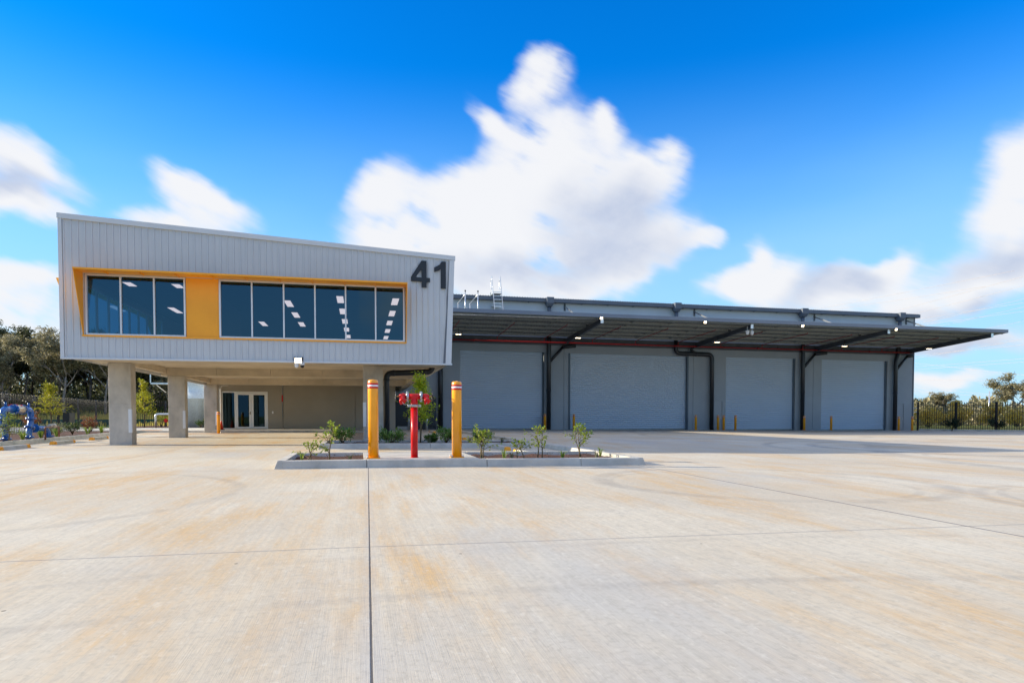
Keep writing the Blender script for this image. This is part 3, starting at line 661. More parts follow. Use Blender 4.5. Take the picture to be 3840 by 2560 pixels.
# cladding: sheet with ribs, left open where the window strip is
WX0, WX1, WZ0, WZ1 = -7.90, 1.46, 3.37, 5.14
b = MB()
def sheetpiece(b, xa, xb, z0f, z1f):
    b.quad((xa, YO, z0f(xa)), (xb, YO, z0f(xb)), (xb, YO, z1f(xb)), (xa, YO, z1f(xa)))
lo = lambda x: 2.70
top = lambda x: roofz(x) - .12
wt = lambda x: 5.17 - (x + 7.9) * .004
sheetpiece(b, XL, WX0, lo, top); sheetpiece(b, WX1, XR - .02, lo, top)
sheetpiece(b, WX0, WX1, lo, lambda x: WZ0); sheetpiece(b, WX0, WX1, wt, top)
x = XL + .13
def rib(xr, za, zb):
    w = .012
    P = [(xr - .022, YO - .001), (xr - .012, YO - .036), (xr + .012, YO - .036), (xr + .022, YO - .001)]
    i = len(b.v); b.v += [(p, q, za) for p, q in P] + [(p, q, zb) for p, q in P]
    for k in range(3): b.f.append((i + k, i + k + 1, i + k + 5, i + k + 4)); b.sm.append(False)
    b.f.append((i + 3, i + 2, i + 1, i)); b.f.append((i + 4, i + 5, i + 6, i + 7)); b.sm += [False] * 2
RIBS = []
while x < XR - .06:
    RIBS.append(x)
    if WX0 - .03 < x < WX1 + .03:
        rib(x, 2.70, WZ0 - .05); rib(x, wt(x) + .03, top(x))
    else: rib(x, 2.70, top(x))
    x += .1865
clad = op(b, 'cladding', 'clad')
# other faces of the box
b = MB()
b.quad((XL, 50.3, 2.7), (XL, 33.0, 2.7), (XL, 33.0, 6.7), (XL, 50.3, 6.7)); b.quad((XL, 33, 2.7), (XL, YO, 2.7), (XL, YO, 3.4), (XL, 33, 3.4)); b.quad((XL, 33, 5.1), (XL, YO, 5.1), (XL, YO, 6.76), (XL, 33, 6.7)); b.quad((XL, 24.2, 3.4), (XL, YO, 3.4), (XL, YO, 5.1), (XL, 24.2, 5.1))
b.quad((XR - .02, YO, 2.7), (XR - .02, 50.3, 2.7), (XR - .02, 50.3, 6.06), (XR - .02, YO, 6.06))
op(b, 'side_cladding', 'clad')
b = MB(); b.quad((XL, YO + .02, 6.74), (XR, YO + .02, 6.06), (XR, 50.3, 6.06), (XL, 50.3, 6.74)); op(b, 'roof', 'gutter')
# trims: parapet cap, base flashing, corner flashings (the right one tapers)
b = MB(); d = Vector((XR + .16 - XL + .02, 0, 0))
b.prism([(XL - .03, YO - .06, 6.885 - .15), (XR + .14, YO - .06, 6.21 - .14), (XR + .14, YO - .06, 6.21), (XL - .03, YO - .06, 6.885)], (0, .10, 0)); op(b, 'parapet_cap', 'trim')
b = MB(); b.box(XL - .01, XR + .03, YO - .06, YO + .03, 2.645, 2.70); op(b, 'base_flashing', 'trim')
b = MB(); b.box(XL - .012, XL + .09, YO - .045, YO - .003, 2.702, 6.74); op(b, 'corner_flashing', 'trim')
b = MB(); b.prism([(XR - .19, YO - .052, 2.702), (XR - .0, YO - .052, 2.702), (XR + .115, YO - .052, 6.07), (XR - .05, YO - .052, 6.07)], (0, .048, 0)); op(b, 'corner_flashing', 'trim')
b = MB(); b.prism([(XR - .26, YO - .04, 2.702), (XR - .192, YO - .04, 2.702), (XR - .052, YO - .04, 6.06), (XR - .055, YO - .04, 6.06)], (0, .036, 0)); op(b, 'shadow_strip', 'gutter')
# deep yellow window hood: projects .7 m at the head, nothing at the sill
HP = .70
b = MB()
def Yp(z): return YO - .02 - HP * max(0, (z - 3.42)) / 1.74
zt0, zt1 = 5.19, 5.14
T = .018
b.prism([(WX0 - .05, YO + .04, zt0), (WX0 - .05, YO - HP, zt0), (WX1 + .03, YO - HP, zt1), (WX1 + .03, YO + .04, zt1)], (0, 0, .022))            # head
b.prism([(WX0 - .05, YO - HP, zt0 + .022), (WX0 - .05, YO - HP, zt0 - .03), (WX1 + .03, YO - HP, zt1 - .03), (WX1 + .03, YO - HP, zt1 + .022)], (0, -.012, 0))
for xx, zt in ((WX0 - .05, zt0), (WX1 + .012, zt1)):
    b.prism([(xx, YO - .03, WZ0 - .02), (xx, YO - HP, zt), (xx, YO + .04, zt), (xx, YO + .04, WZ0 - .02)], (T, 0, 0))
b.box(WX0 - .07, WX1 + .035, YO - .055, YO + .06, WZ0 - .045, WZ0)                                                               # sill
# stiffening folds under the head
for k in range(9):
    xx = WX0 + .65 + k * .97
    if xx < WX1 - .2: b.box(xx, xx + .03, YO - HP + .1, YO - .06, 5.155, 5.188, sh=lambda q: -(q + 7.9) * .0054)
hood = op(b, 'window_hood', 'yellow')
b = MB(); b.box(-5.13, -4.20, YO + .01, YO + .05, WZ0 + .001, 5.165); op(b, 'infill_panel', 'yellow')
# window frames and panes
def window(xs, z0, z1, yw=YO + .02):
    f = MB(); fr = .045
    x0, x1 = xs[0], xs[-1]
    f.box(x0, x1, yw - .03, yw + .06, z0, z0 + fr); f.box(x0, x1, yw - .03, yw + .06, z1 - fr, z1)
    for i, x in enumerate(xs):
        w = .05 if i in (0, len(xs) - 1) else .022
        a, c = (x, x + w) if i == 0 else ((x - w, x) if i == len(xs) - 1 else (x - w, x + w))
        f.box(a, c, yw - .045, yw + .055, z0 + fr + .001, z1 - fr - .001)
    w_ = op(f, 'window', 'frame')
    for p, q in zip(xs[:-1], xs[1:]):
        g = MB(); g.quad((p, yw + .03, z0 + .02), (q, yw + .03, z0 + .02), (q, yw + .03, z1 - .02), (p, yw + .03, z1 - .02)); op(g, 'pane', 'glass', w_)
window([-7.88, -6.93, -6.015, -5.14], WZ0 + .005, 5.16)
window([-4.19, -3.24, -2.30, -1.36, -.42, .515, 1.44], WZ0 + .005, 5.145)
b = MB(); b.box(-7.83, -5.19, YO + .16, YO + .2, 4.99, 5.15); b.box(-4.14, 1.39, YO + .16, YO + .2, 4.98, 5.14); op(b, 'blind', 'blind')
# left side window with its own hood
b = MB(); b.prism([(XL - .03, 23.97, 3.40), (XL - .66, 23.97, 5.27), (XL + .0, 23.97, 5.27)], (0, -.02, 0)); b.prism([(XL - .66, 23.97, 5.24), (XL - .66, 33, 5.24), (XL, 33, 5.24), (XL, 23.97, 5.24)], (0, 0, .02)); b.prism([(XL - .03, 33, 3.40), (XL - .66, 33, 5.24), (XL + .0, 33, 5.24)], (0, .02, 0)); op(b, 'window_hood', 'yellow')
b = MB()
for y in [24.2 + 1.1 * k for k in range(9)]: b.box(XL - .02, XL + .05, y - .03, y + .03, 3.4, 5.1)
b.box(XL - .02, XL + .05, 24.2, 33, 3.36, 3.4); b.box(XL - .02, XL + .05, 24.2, 33, 5.1, 5.14)
w2 = op(b, 'window', 'frame')
b = MB(); b.quad((XL + .01, 24.2, 3.4), (XL + .01, 33, 3.4), (XL + .01, 33, 5.1), (XL + .01, 24.2, 5.1)); op(b, 'pane', 'glass', w2)
# interior: floor, ceiling, back wall, partition, ceiling lights
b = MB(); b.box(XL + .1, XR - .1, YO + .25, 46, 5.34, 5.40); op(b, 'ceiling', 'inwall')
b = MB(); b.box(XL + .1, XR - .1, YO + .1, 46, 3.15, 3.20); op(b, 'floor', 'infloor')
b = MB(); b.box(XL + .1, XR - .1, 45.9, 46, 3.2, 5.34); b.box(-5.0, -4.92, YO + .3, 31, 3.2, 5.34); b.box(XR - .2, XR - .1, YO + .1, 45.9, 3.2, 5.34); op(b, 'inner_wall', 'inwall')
rows = [(1.34, 26.65), (1.37, 29.75), (1.39, 32.8), (1.42, 35.9), (1.45, 39.0), (-.69, 26.6), (-.67, 29.6), (-.65, 32.7), (-.63, 35.8), (-.6, 38.9), (-2.67, 28.0), (-2.68, 31.1), (-2.68, 34.2), (-4.45, 34.4), (-7.42, 24.6), (-5.94, 24.6), (-7.43, 30.8)]
for x, y in rows:
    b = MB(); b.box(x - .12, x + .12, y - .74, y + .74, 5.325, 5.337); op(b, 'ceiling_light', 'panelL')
# concrete: soffit slab, beams, columns
b = MB(); b.box(XL + .02, XR - .05, YO + .04, 50.3, 3.08, 3.14); op(b, 'soffit_slab', 'beamc')
def beamrow(y0, y1, z0, x0=XL + .05, x1=XR - .06):
    b = MB(); x = x0; n = 5; L = (x1 - x0) / n
    for k in range(n): b.box(x0 + L * k + (.006 if k else 0), x0 + L * (k + 1) - .006, y0, y1, z0, 3.078)
    return op(b, 'beam', 'beamc')
beamrow(YO + .12, 25.55, 2.745); beamrow(32.6, 33.25, 2.745); beamrow(41.65, 42.3, 2.76)
b = MB(); pass
for xa_, xb_, ya_, yb_, zz_ in ((XL + .03, XL + .28, 25.56, 32.59, 2.83), (XL + .03, XL + .28, 33.26, 41.64, 2.83), (XR - .32, XR - .08, 25.56, 32.59, 2.80), (XR - .32, XR - .08, 33.26, 41.64, 2.8), (XR - .32, XR - .08, 42.31, 50.2, 2.75)):
    b = MB(); b.box(xa_, xb_, ya_, yb_, zz_, 3.075); op(b, 'edge_beam', 'beamc')
for x, y, zt in ((-7.78, 25.0, 2.74), (-7.90, 32.68, 2.74), (-8.30, 41.7, 2.755), (.46, 24.72, 2.74)):
    b = MB(); b.box(x - .345, x + .345, y, y + .5, -.06, 1.366); b.box(x - .345, x + .345, y, y + .5, 1.382, zt); b.box(x - .338, x + .338, y + .007, y + .493, 1.36, 1.39)
    c = op(b, 'column', 'conc', bevel=.012)
    s = -1 if x > 0 else 1
    b = MB(); xx = x + s * .345; 
    b.box(min(xx, xx - s * .10), max(xx, xx - s * .10), y - .008, y - .001, .42 if s > 0 else .6, 1.2 if s > 0 else 1.45)
    b.box(min(xx + s * .001, xx + s * .008), max(xx + s * .001, xx + s * .008), y - .008, y + .10, .42 if s > 0 else .6, 1.2 if s > 0 else 1.45); op(b, 'corner_guard', 'frame', c)
# ground floor behind the columns
YG = 44.0
b = MB()
b.box(-8.35, -8.12, YG - .1, 50.3, -.05, 3.07)
for a, c, z0, z1 in ((-8.12, -5.49, 2.44, 3.07), (-5.49, -4.62, -.05, 3.07), (-4.60, -.29, -.05, 3.07), (-.27, 2.05, -.05, 3.07)): b.box(a, c, YG, YG + .2, z0, z1)
b.box(2.05, 2.2, YG, 50.2, -.05, 3.07); b.box(-4.7, -.2, YG + .21, YG + .3, 0, 3); op(b, 'ground_floor_wall', 'wallb')
b = MB(); b.box(-8.1, -5.5, 49, 49.1, 0, 3); b.box(-5.48, -5.4, YG + .21, 49, 0, 3); b.box(-8.1, -5.5, YG + .25, 49, .10, .15); b.bar((-6.0, 46.5, .4), (-7.9, 47.2, 2.6), .1, .35); op(b, 'lobby', 'infloor')
f = MB(); z0, z1 = .17, 2.43
f.box(-8.12, -5.49, YG - .02, YG + .1, z1 - .07, z1); f.box(-5.55, -5.49, YG - .02, YG + .1, z0, z1 - .071); f.box(-8.12, -7.36, YG - .02, YG + .1, z0, z0 + .05); f.box(-7.40, -7.33, YG - .02, YG + .1, z0, z1 - .071); f.box(-8.12, -8.07, YG - .02, YG + .1, z0 + .051, z1 - .071)
dr = op(f, 'entrance', 'wframe'); g = MB(); g.quad((-8.07, YG + .05, z0), (-7.4, YG + .05, z0), (-7.4, YG + .05, z1 - .07), (-8.07, YG + .05, z1 - .07)); op(g, 'pane', 'dglass', dr)
for a, c in ((-7.325, -6.447), (-6.437, -5.555)):
    f = MB(); f.box(a, a + .12, YG - .01, YG + .05, z0 + .01, z1 - .08); f.box(c - .12, c, YG - .01, YG + .05, z0 + .01, z1 - .08); f.box(a + .121, c - .121, YG - .01, YG + .05, z0 + .01, z0 + .13); f.box(a + .121, c - .121, YG - .01, YG + .05, z1 - .2, z1 - .08)
    dd = op(f, 'glass_door', 'wframe'); g = MB(); g.quad((a + .12, YG + .02, z0 + .1), (c - .12, YG + .02, z0 + .1), (c - .12, YG + .02, z1 - .2), (a + .12, YG + .02, z1 - .2)); op(g, 'pane', 'dglass', dd)
    if a < -7: h = MB(); h.box(c - .07, c - .04, YG - .035, YG - .012, 1.05, 1.22); h.tube([(c - .05, YG - .05, 1.1), (c - .19, YG - .05, 1.1)], .01, 8); op(h, 'handle', 'black', dd)
b = MB(); b.box(-5.25, -5.17, YG - .03, YG - .001, 1.10, 1.24); op(b, 'door_switch', 'camw')
b = MB(); b.tube(bend([(.2, YG - .08, 2.93), (-4.63, YG - .08, 2.95), (-4.63, YG - .08, .85)], .06, 3), .018, 8)
for k in range(5): b.box(-4.3 + k * .95, -4.27 + k * .95, YG - .1, YG - .06, 2.88, 3.0)
cp = op(b, 'conduit_pipe', 'galv'); b = MB(); b.box(-4.665, -4.6, YG - .125, YG - .1, 1.82, 2.22); op(b, 'red_tag', 'red', cp)
b = MB(); b.tube(bend([(-8.15, 42.35, .12), (-8.02, 43.2, .12), (-8.02, 43.2, 2.72), (-7.6, 43.2, 2.78)], .12, 4), .055, 10); op(b, 'waste_pipe', 'conc')
b = MB(); b.box(-8.1, -.86, 41.0, 43.9, -.05, .15); b.box(-.85, 1.9, 40.2, 43.9, -.05, .10); op(b, 'landing', 'kerb', bevel=.01)
# black storm pipe beside the fourth column
b = MB(); b.tube(bend([(.955, 25.35, -.05), (.955, 25.35, 2.52), (2.62, 25.35, 2.60), (2.62, 25.35, 3.05)], .2, 8), .105, 18)
for p, a in (((.955, 25.35, 2.28), (0, 0, 1)), ((1.22, 25.35, 2.535), (1, 0, 0)), ((2.35, 25.35, 2.587), (1, 0, 0))): b.disc(p, a, .114, .10, 18)
op(b, 'storm_pipe', 'pvc')

# house number: cut metal figures standing off the cladding
hn = thing('house_number', 'large dark number 41 on the cladding near the top right corner', 'sign', (2.2, YO - .05, 5.1))
Z4 = 5.14; H4 = .86; S4 = H4 / .86
def fig(pts, name):
    b = MB(); b.prism([(x, YO - .075, z) for x, z in pts], (0, .03, 0)); o = b.build(name, 'charcoal', hn); o.matrix_parent_inverse = Matrix.Translation(hn.location).inverted(); return o
# "4" traced as two joined outlines (outer, with the counter left open between pieces)
b = MB()
def pc(pts): b.prism([(x, YO - .075, z) for x, z in pts], (0, .03, 0))
pc([(1.985, 5.140), (2.148, 5.140), (2.148, 6.005), (1.985, 6.005)])                       # stem
pc([(1.642, 5.468), (1.642, 5.335), (1.9849, 5.327), (1.9849, 5.460), (1.795, 5.463)])      # crossbar left
pc([(2.1481, 5.323), (2.258, 5.320), (2.258, 5.453), (2.1481, 5.456)])                      # crossbar right
pc([(1.642, 5.4681), (1.795, 5.4631), (1.9849, 5.735), (1.9849, 6.005), (2.00 - .016, 6.005)][:4])  # diagonal
o = b.build('figure_four', 'charcoal', hn); o.matrix_parent_inverse = Matrix.Translation(hn.location).inverted()
fig([(2.610, 5.135), (2.778, 5.130), (2.778, 6.008), (2.640, 6.008), (2.575, 5.905), (2.395, 5.800), (2.395, 5.655), (2.520, 5.700), (2.610, 5.765)], 'figure_one')
# canopy of things fixed to the buildings -------------------------------------------
def flood(x, y, z, label, face=(-.0, -1, -.55), size=.2, group='floodlights along the buildings'):
    t = thing('floodlight', label, 'floodlight', (x, y, z), 0, group)
    b = MB(); s = size; b.prism([(-s, .03, -s * .75), (s, .03, -s * .75), (s, -.03, s * .75), (-s, -.03, s * .75)], (0, .07, 0)); b.bar((-s * 1.05, .07, 0), (-s * 1.05, .16, .12), .02, .03); b.bar((s * 1.05, .07, 0), (s * 1.05, .16, .12), .02, .03); b.build('housing', 'black', t)
    b = MB(); q = s * .86; b.prism([(-q, .018, -q * .75), (q, .018, -q * .75), (q, -.034, q * .75), (-q, -.034, q * .75)], (0, .008, 0)); b.build('lens', 'lamp', t)
    return t
flood(-1.87, YO - .17, 2.70, 'lit floodlight under the front edge of the office box', size=.115)
fl = ['lit floodlight at the tip of the canopy beam nearest the office', 'lit floodlight on the canopy edge above the gap between second and third doors', 'lit floodlight on the canopy edge above the third roller door', 'lit floodlight on the canopy edge farthest from the office']
for (x, z), lb in zip(((15.2, 7.23), (22.5, 7.18), (29.85, 7.14), (37.4, 7.10)), fl): flood(x, 41.82, z, lb, size=.10)
ul = ['lamp hanging under the canopy at the office end', 'lamp hanging by the canopy beam between the first two roller doors', 'lamp hanging by the canopy beam left of the third roller door', 'lamp hanging by the canopy beam between the last two roller doors', 'lamp hanging under the free right end of the canopy']
for x, lb in zip((6.6, 15.15, 26.0, 36.9, 44.7), ul):
    t = thing('hanging_lamp', lb, 'lamp', (x, 46.5, 6.52 + sh(x)), 0, 'lamps hanging under the canopy')
    MB().tube([(0, 0, .08), (0, 0, .45)], .015, 6).build('rod', 'black', t)
    b = MB(); b.box(-.19, .19, -.1, .1, 0, .08); b.build('housing', 'black', t)
    b = MB(); b.box(-.17, -.03, -.1, .09, -.02, -.002); b.box(.03, .17, -.1, .09, -.02, -.002); b.build('lens', 'lamp', t)
def camera_dome(x, y, z, label, s=1.0, turret=False, rod=0.0):
    t = thing('security_camera', label, 'security camera', (x, y, z), 0, None)
    b = MB(); b.lathe([(.07 * s, 0), (.075 * s, -.01), (.075 * s, -.07 * s), (.06 * s, -.08 * s)]); 
    if rod: b.tube([(0, 0, 0), (0, 0, rod)], .02 * s, 8)
    b.build('housing', 'camw', t)
    b = MB(); b.lathe([(.066 * s, -.081 * s), (.064 * s, -.11 * s), (.05 * s, -.145 * s), (.025 * s, -.165 * s), (.004, -.17 * s)]); b.build('dome', 'black' if turret else 'camw', t)
camera_dome(-1.93, YO - .06, 2.64, 'closed white security camera under the office box, left of its pair', .95)
camera_dome(-1.76, YO - .06, 2.64, 'security camera with a dark lens under the office box', .95, True)
camera_dome(26.1, 42.6, 6.82, 'white security camera on a drop rod by the middle canopy beam', 1.7, rod=.3)
camera_dome(26.45, 42.6, 6.80, 'white security camera right beside the one on the drop rod', 1.7, rod=.1)
# roof ladder
t = thing('roof_ladder', 'silver ladder leaning over the warehouse gutter with looped grab rails', 'ladder', (10, 49.7, 7.1))
def lp(b, name, m): o = b.build(name, m, t); o.matrix_parent_inverse = Matrix.Translation(t.location).inverted()
def ly(z): return 49.62 + (z - 8.85) * .40
for x in (9.72, 10.36):
    b = MB(); b.bar((x, ly(7.2), 7.2), (x, ly(11.4), 11.4), .045, .08, (0, 1, 0)); lp(b, 'rail', 'galvb')
    b = MB(); b.tube(bend([(x, ly(11.2), 11.2), (x, ly(11.2) + .55, 11.1), (x, ly(10.5) + .6, 10.45), (x, ly(10.55), 10.55)], .12, 4), .02, 8); lp(b, 'grab_rail', 'galvb')
for k in range(11):
    z = 7.45 + k * .3
    if z < 10.4: b = MB(); b.bar((9.72, ly(z), z), (10.36, ly(z), z), .03, .045); lp(b, 'rung', 'galvb')
b = MB(); b.box(9.70, 10.38, ly(10.1) + .06, ly(10.1) + 1.1, 10.02, 10.06); b.box(9.68, 9.72, ly(10.1) + .9, ly(10.1) + 1.1, 10.0, 10.25); lp(b, 'platform', 'galv')
b = MB(); b.box(9.62, 10.3, 49.9, 50.36, 9.05, 9.1); lp(b, 'bracket', 'galvb')
# guard frames on the canopy roof
for i, x in enumerate((6.85, 7.70)):
    t = thing('guard_frame', ['silver guard frame on the canopy roof beside the office wall', 'silver guard frame on the canopy roof, the one nearer the ladder'][i], 'guard rail', (x, 45, 7.3), 0, 'guard frames on the canopy roof')
    def lp(b, name, m): o = b.build(name, m, t); o.matrix_parent_inverse = Matrix.Translation(t.location).inverted()
    b = MB(); b.tube([(x, 45, 7.32), (x, 45, 9.15)], .035, 8); lp(b, 'post', 'galvb'); b = MB(); b.tube([(x, 48.4, 7.2), (x, 48.4, 8.95)], .035, 8); lp(b, 'post', 'galvb')
    b = MB(); b.tube([(x, 45, 8.98), (x, 48.4, 8.93)], .03, 8); b.tube([(x, 45, 8.1), (x, 48.4, 7.3)], .022, 8); b.tube([(x, 45, 8.2), (x + .36, 44.9, 7.4)], .022, 8); lp(b, 'rail', 'galvb')
    b = MB(); b.lathe([(.03, 0), (.055, .03), (.05, .09), (.01, .12)], (x, 45, 9.15), 10); lp(b, 'cap', 'black')
b = MB(); b.box(7.0, 7.62, 44.6, 45.9, 7.50, 7.60); tag(b.build('roof_mat', 'orange'), 'orange mat lying on the canopy roof between the guard frames', 'mat')

# ------------------------------------------------------------------ bollards
def bollard(name, label, H, r, group, base=True):
    t = thing(name, label, 'bollard', (0, 0, 0), 0, group)
    b = MB(); b.lathe([(r, .0), (r, H - .03 - r * .35), (r * .97, H - r * .3), (r * .8, H - r * .12), (r * .45, H - .01), (r * .1, H)], n=28); b.build('post', 'boll', t)
    z = H - r * .35 - .03; u = r * .36
    for k, (m, h) in enumerate((('red', u), ('white', u * .95), ('red', u))):
        z0 = z - .01 - sum((u, u * .95, u)[:k]) - h; b = MB(); b.lathe([(r + .0015, z0), (r + .0015, z0 + h)], n=28); b.build('reflective_band', m, t)
    if base:
        s = r * 1.28; b = MB(); b.box(-s, s, -s, s, 0, .018); b.build('base_plate', 'boll', t)
        for sx in (-1, 1):
            for sy in (-1, 1):
                b = MB(); b.lathe([(.022, .018), (.022, .022)], (sx * s * .84, sy * s * .84, 0), 10); b.lathe([(.014, .022), (.014, .042), (.007, .044), (.007, .062)], (sx * s * .84, sy * s * .84, 0), 6); b.build('bolt', 'chrome', t)
    return t
A = bollard('bollard', 'tall yellow bollard left of the red standpipe', 1.56, .102, 'tall bollards on the front island'); A.location = (.255, 13.78, .148)
dup(A, (1.93, 13.86, .148 + gz(1.9)), .02, 'tall yellow bollard right of the red standpipe')
Bb = bollard('bollard', 'short yellow bollard by the glass entrance doors', 1.19, .088, 'short yellow bollards in front of the buildings'); Bb.location = (-7.58, 40.1, 0)
for x, y, lb in ((13.62, 49.75, 'short yellow bollard at the right edge of the first roller door'), (15.9, 49.75, 'short yellow bollard at the left edge of the widest roller door'),
                 (25.95, 49.6, 'short yellow bollard between the widest roller door and the wall seam'), (27.82, 49.5, 'short yellow bollard in front of the cranked downpipe, left of a pair'), (28.32, 49.5, 'short yellow bollard in front of the door left of the third roller door'),
                 (29.3, 49.4, 'short yellow bollard at the left side of the third roller door'), (35.6, 49.5, 'short yellow bollard in front of the downpipe right of the third roller door'), (38.05, 49.4, 'short yellow bollard at the left side of the last roller door'),
                 (44.6, 49.4, 'short yellow bollard at the foot of the last downpipe'), (45.95, 49.4, 'short yellow bollard beside the last grey door')):
    dup(Bb, (x, y, gz(x)), 0, lb, scale=(1.08, 1.08, 1.0))

# ------------------------------------------------------------------ red standpipe
t = thing('fire_standpipe', 'red fire standpipe with two valves and black handwheels on the island', 'standpipe', (1.075, 13.95, .14))
def lp(b, name, m, par=None, **k): return b.build(name, m, par or t, **k)
b = MB(); b.lathe([(.071, 0), (.071, 1.03)], n=24); b.lathe([(.085, 0), (.08, .012)], n=24); lp(b, 'pipe', 'red')
b = MB(); b.lathe([(.073, 1.06), (.073, 1.12), (.066, 1.16), (.066, 1.25)], n=24); b.tube([(-.15, 0, 1.235), (.15, 0, 1.235)], .066, 20); lp(b, 'tee', 'red')
b = MB(); b.lathe([(.084, 1.022), (.097, 1.03), (.097, 1.068), (.084, 1.076)], n=24)
for s in (-1, 1): b.box(min(s * .085, s * .135), max(s * .085, s * .135), -.03, .03, 1.026, 1.072); b.tube([(s * .118, -.05, 1.049), (s * .118, .05, 1.049)], .013, 8)
lp(b, 'clamp', 'chrome')
for s in (-1, 1):
    xc = s * .138
    b = MB(); b.tube([(xc - .026, 0, 1.235), (xc - .018, 0, 1.235), (xc + .018, 0, 1.235), (xc + .026, 0, 1.235)], [.075, .092, .092, .075], 22)
    for zz in (1.235 + .105, 1.235 - .105): b.box(xc - .022, xc + .022, -.03, .03, min(zz, 1.235), max(zz, 1.235)); b.tube([(xc, -.045, zz - .02 * (1 if zz > 1.2 else -1)), (xc, .045, zz - .02 * (1 if zz > 1.2 else -1))], .012, 8)
    lp(b, 'clamp', 'chrome')
    v = MB(); v.tube([(s * .165, 0, 1.235), (s * .20, 0, 1.235), (s * .235, 0, 1.24), (s * .27, 0, 1.24), (s * .30, 0, 1.24)], [.055, .066, .062, .052, .035], 18)
    v.tube([(s * .23, 0, 1.225), (s * .235, -.05, 1.20), (s * .24, -.12, 1.155)], [.052, .05, .05], 16); vv = lp(v, 'valve', 'red')
    c = MB(); c.tube([(s * .24, -.115, 1.16), (s * .243, -.155, 1.135), (s * .244, -.17, 1.126)], [.064, .064, .052], 20)
    for a in (0, 2.1, 4.2): c.bar((s * .24, -.135, 1.148), (s * .24 + math.cos(a) * .088, -.135 + .0, 1.148 + math.sin(a) * .088), .03, .026)
    lp(c, 'outlet_cap', 'red', vv)
    h = MB(); h.tube([(s * .30, 0, 1.24), (s * .375, 0, 1.24)], .012, 8); lp(h, 'spindle', 'brass', vv)
    h = MB(); P = [(s * .37, math.cos(2 * math.pi * k / 20) * .085, 1.24 + math.sin(2 * math.pi * k / 20) * .085) for k in range(21)]; h.tube(P, .010, 8, cap=False)
    for k in range(3): a = k * math.pi / 3; h.bar((s * .37, -math.cos(a) * .083, 1.24 - math.sin(a) * .083), (s * .37, math.cos(a) * .083, 1.24 + math.sin(a) * .083), .012, .012)
    lp(h, 'handwheel', 'black', vv)
    h = MB(); h.tube([(s * .244, -.175, 1.125), (s * .225, -.185, 1.08), (s * .18, -.17, 1.065), (s * .13, -.12, 1.10), (s * .11, -.08, 1.17)][: (5 if s < 0 else 2)], .0045, 6); lp(h, 'lanyard', 'chrome', vv)

# ------------------------------------------------------------------ wheel stops
def wheelstop(label, loc, rz, L=2.0):
    t = thing('wheel_stop', label, 'wheel stop', loc, rz, 'concrete wheel stops')
    def seg(y0, y1, m, nm, e0=0, e1=0):
        b = MB(); w0, w1, h = .085, .055, .11
        P = [(-w0, -.01), (w0, -.01), (w1 + .01, h - .02), (w1 - .012, h), (-w1 + .012, h), (-w1 - .01, h - .02)]
        i = len(b.v); n = len(P)
        b.v += [(x, y0 + (e0 if z > .05 else 0), z) for x, z in P] + [(x, y1 - (e1 if z > .05 else 0), z) for x, z in P]
        b.f.append(tuple(range(i, i + n))); b.f.append(tuple(range(i + 2 * n - 1, i + n - 1, -1))); b.sm += [False] * 2
        for k in range(n): b.f.append((i + (k + 1) % n, i + k, i + n + k, i + n + (k + 1) % n)); b.sm.append(False)
        b.build(nm, m, t)
    e = .24; seg(-L / 2 + e, L / 2 - e, 'kerb', 'body'); seg(-L / 2, -L / 2 + e, 'orange', 'painted_end', .03, 0); seg(L / 2 - e, L / 2, 'orange', 'painted_end', 0, .03)
    return t
ws = wheelstop('nearest orange-tipped wheel stop along the left kerb, cut by the photo edge', (-10.0, 22.85, 0), R(1.5))
for x, y, lb in ((-10.2, 26.85, 'orange-tipped wheel stop in front of the blue pipework outlet'), (-10.5, 31.15, 'orange-tipped wheel stop just left of the first column'), (-10.75, 35.3, 'orange-tipped wheel stop half hidden behind the first column')):
    dup(ws, (x, y, 0), R(2.2), lb)
for y, lb in ((17.05, 'orange-tipped wheel stop nearest behind the front island'), (20.25, 'orange-tipped wheel stop beside the end of the rear island'), (28.6, 'orange-tipped wheel stop first behind the rear island'), (31.3, 'orange-tipped wheel stop second behind the rear island'), (40.2, 'orange-tipped wheel stop nearest to the dark slatted screen')):
    dup(ws, (4.15, y, gz(4.1)), R(2), lb)

# traffic cone
t = thing('traffic_cone', 'orange traffic cone on the landing beside the entrance doors', 'traffic cone', (-7.85, 42.3, .15))
MB().box(-.16, .16, -.16, .16, 0, .03).build('base', 'black', t); MB().lathe([(.12, .03), (.035, .50), (.03, .52)], n=20).build('cone', 'cone', t)

# dark slatted screens, bike hoops
for i, (xa, xb) in enumerate(((-.2, 3.55), (3.6, 5.3))):
    t = thing('slatted_screen', ['dark slatted screen panel behind the left bicycle hoop', 'dark slatted screen panel behind the right bicycle hoop'][i], 'screen', ((xa + xb) / 2, 48.6, 0))
    b = MB(); z = .28
    while z < 2.2: b.box(xa, xb, 48.6, 48.62, z, z + .085); z += .105
    rel(b.build('slats', 'screen', t)); b = MB()
    for x in (xa + .03, (xa + xb) / 2, xb - .03): b.box(x - .03, x + .03, 48.63, 48.69, 0, 2.24)
    b.box(xa, xb, 48.63, 48.69, 2.24, 2.28); rel(b.build('frame', 'screen', t))
    b = MB(); b.box(xa, xb, 48.9, 48.92, .0, 2.1); rel(b.build('backing', 'screen', t))
for x, lb in ((3.28, 'silver bicycle hoop seen left of the red standpipe'), (4.52, 'silver bicycle hoop seen right of the red standpipe')):
    b = MB(); b.tube(bend([(x, 47.9, -.03), (x, 47.9, .86), (x, 47.15, .86), (x, 47.15, -.03)], .16, 5), .035, 10); o = b.build('bicycle_hoop', 'galvb'); tag(o, lb, 'bicycle hoop', 'bicycle hoops')
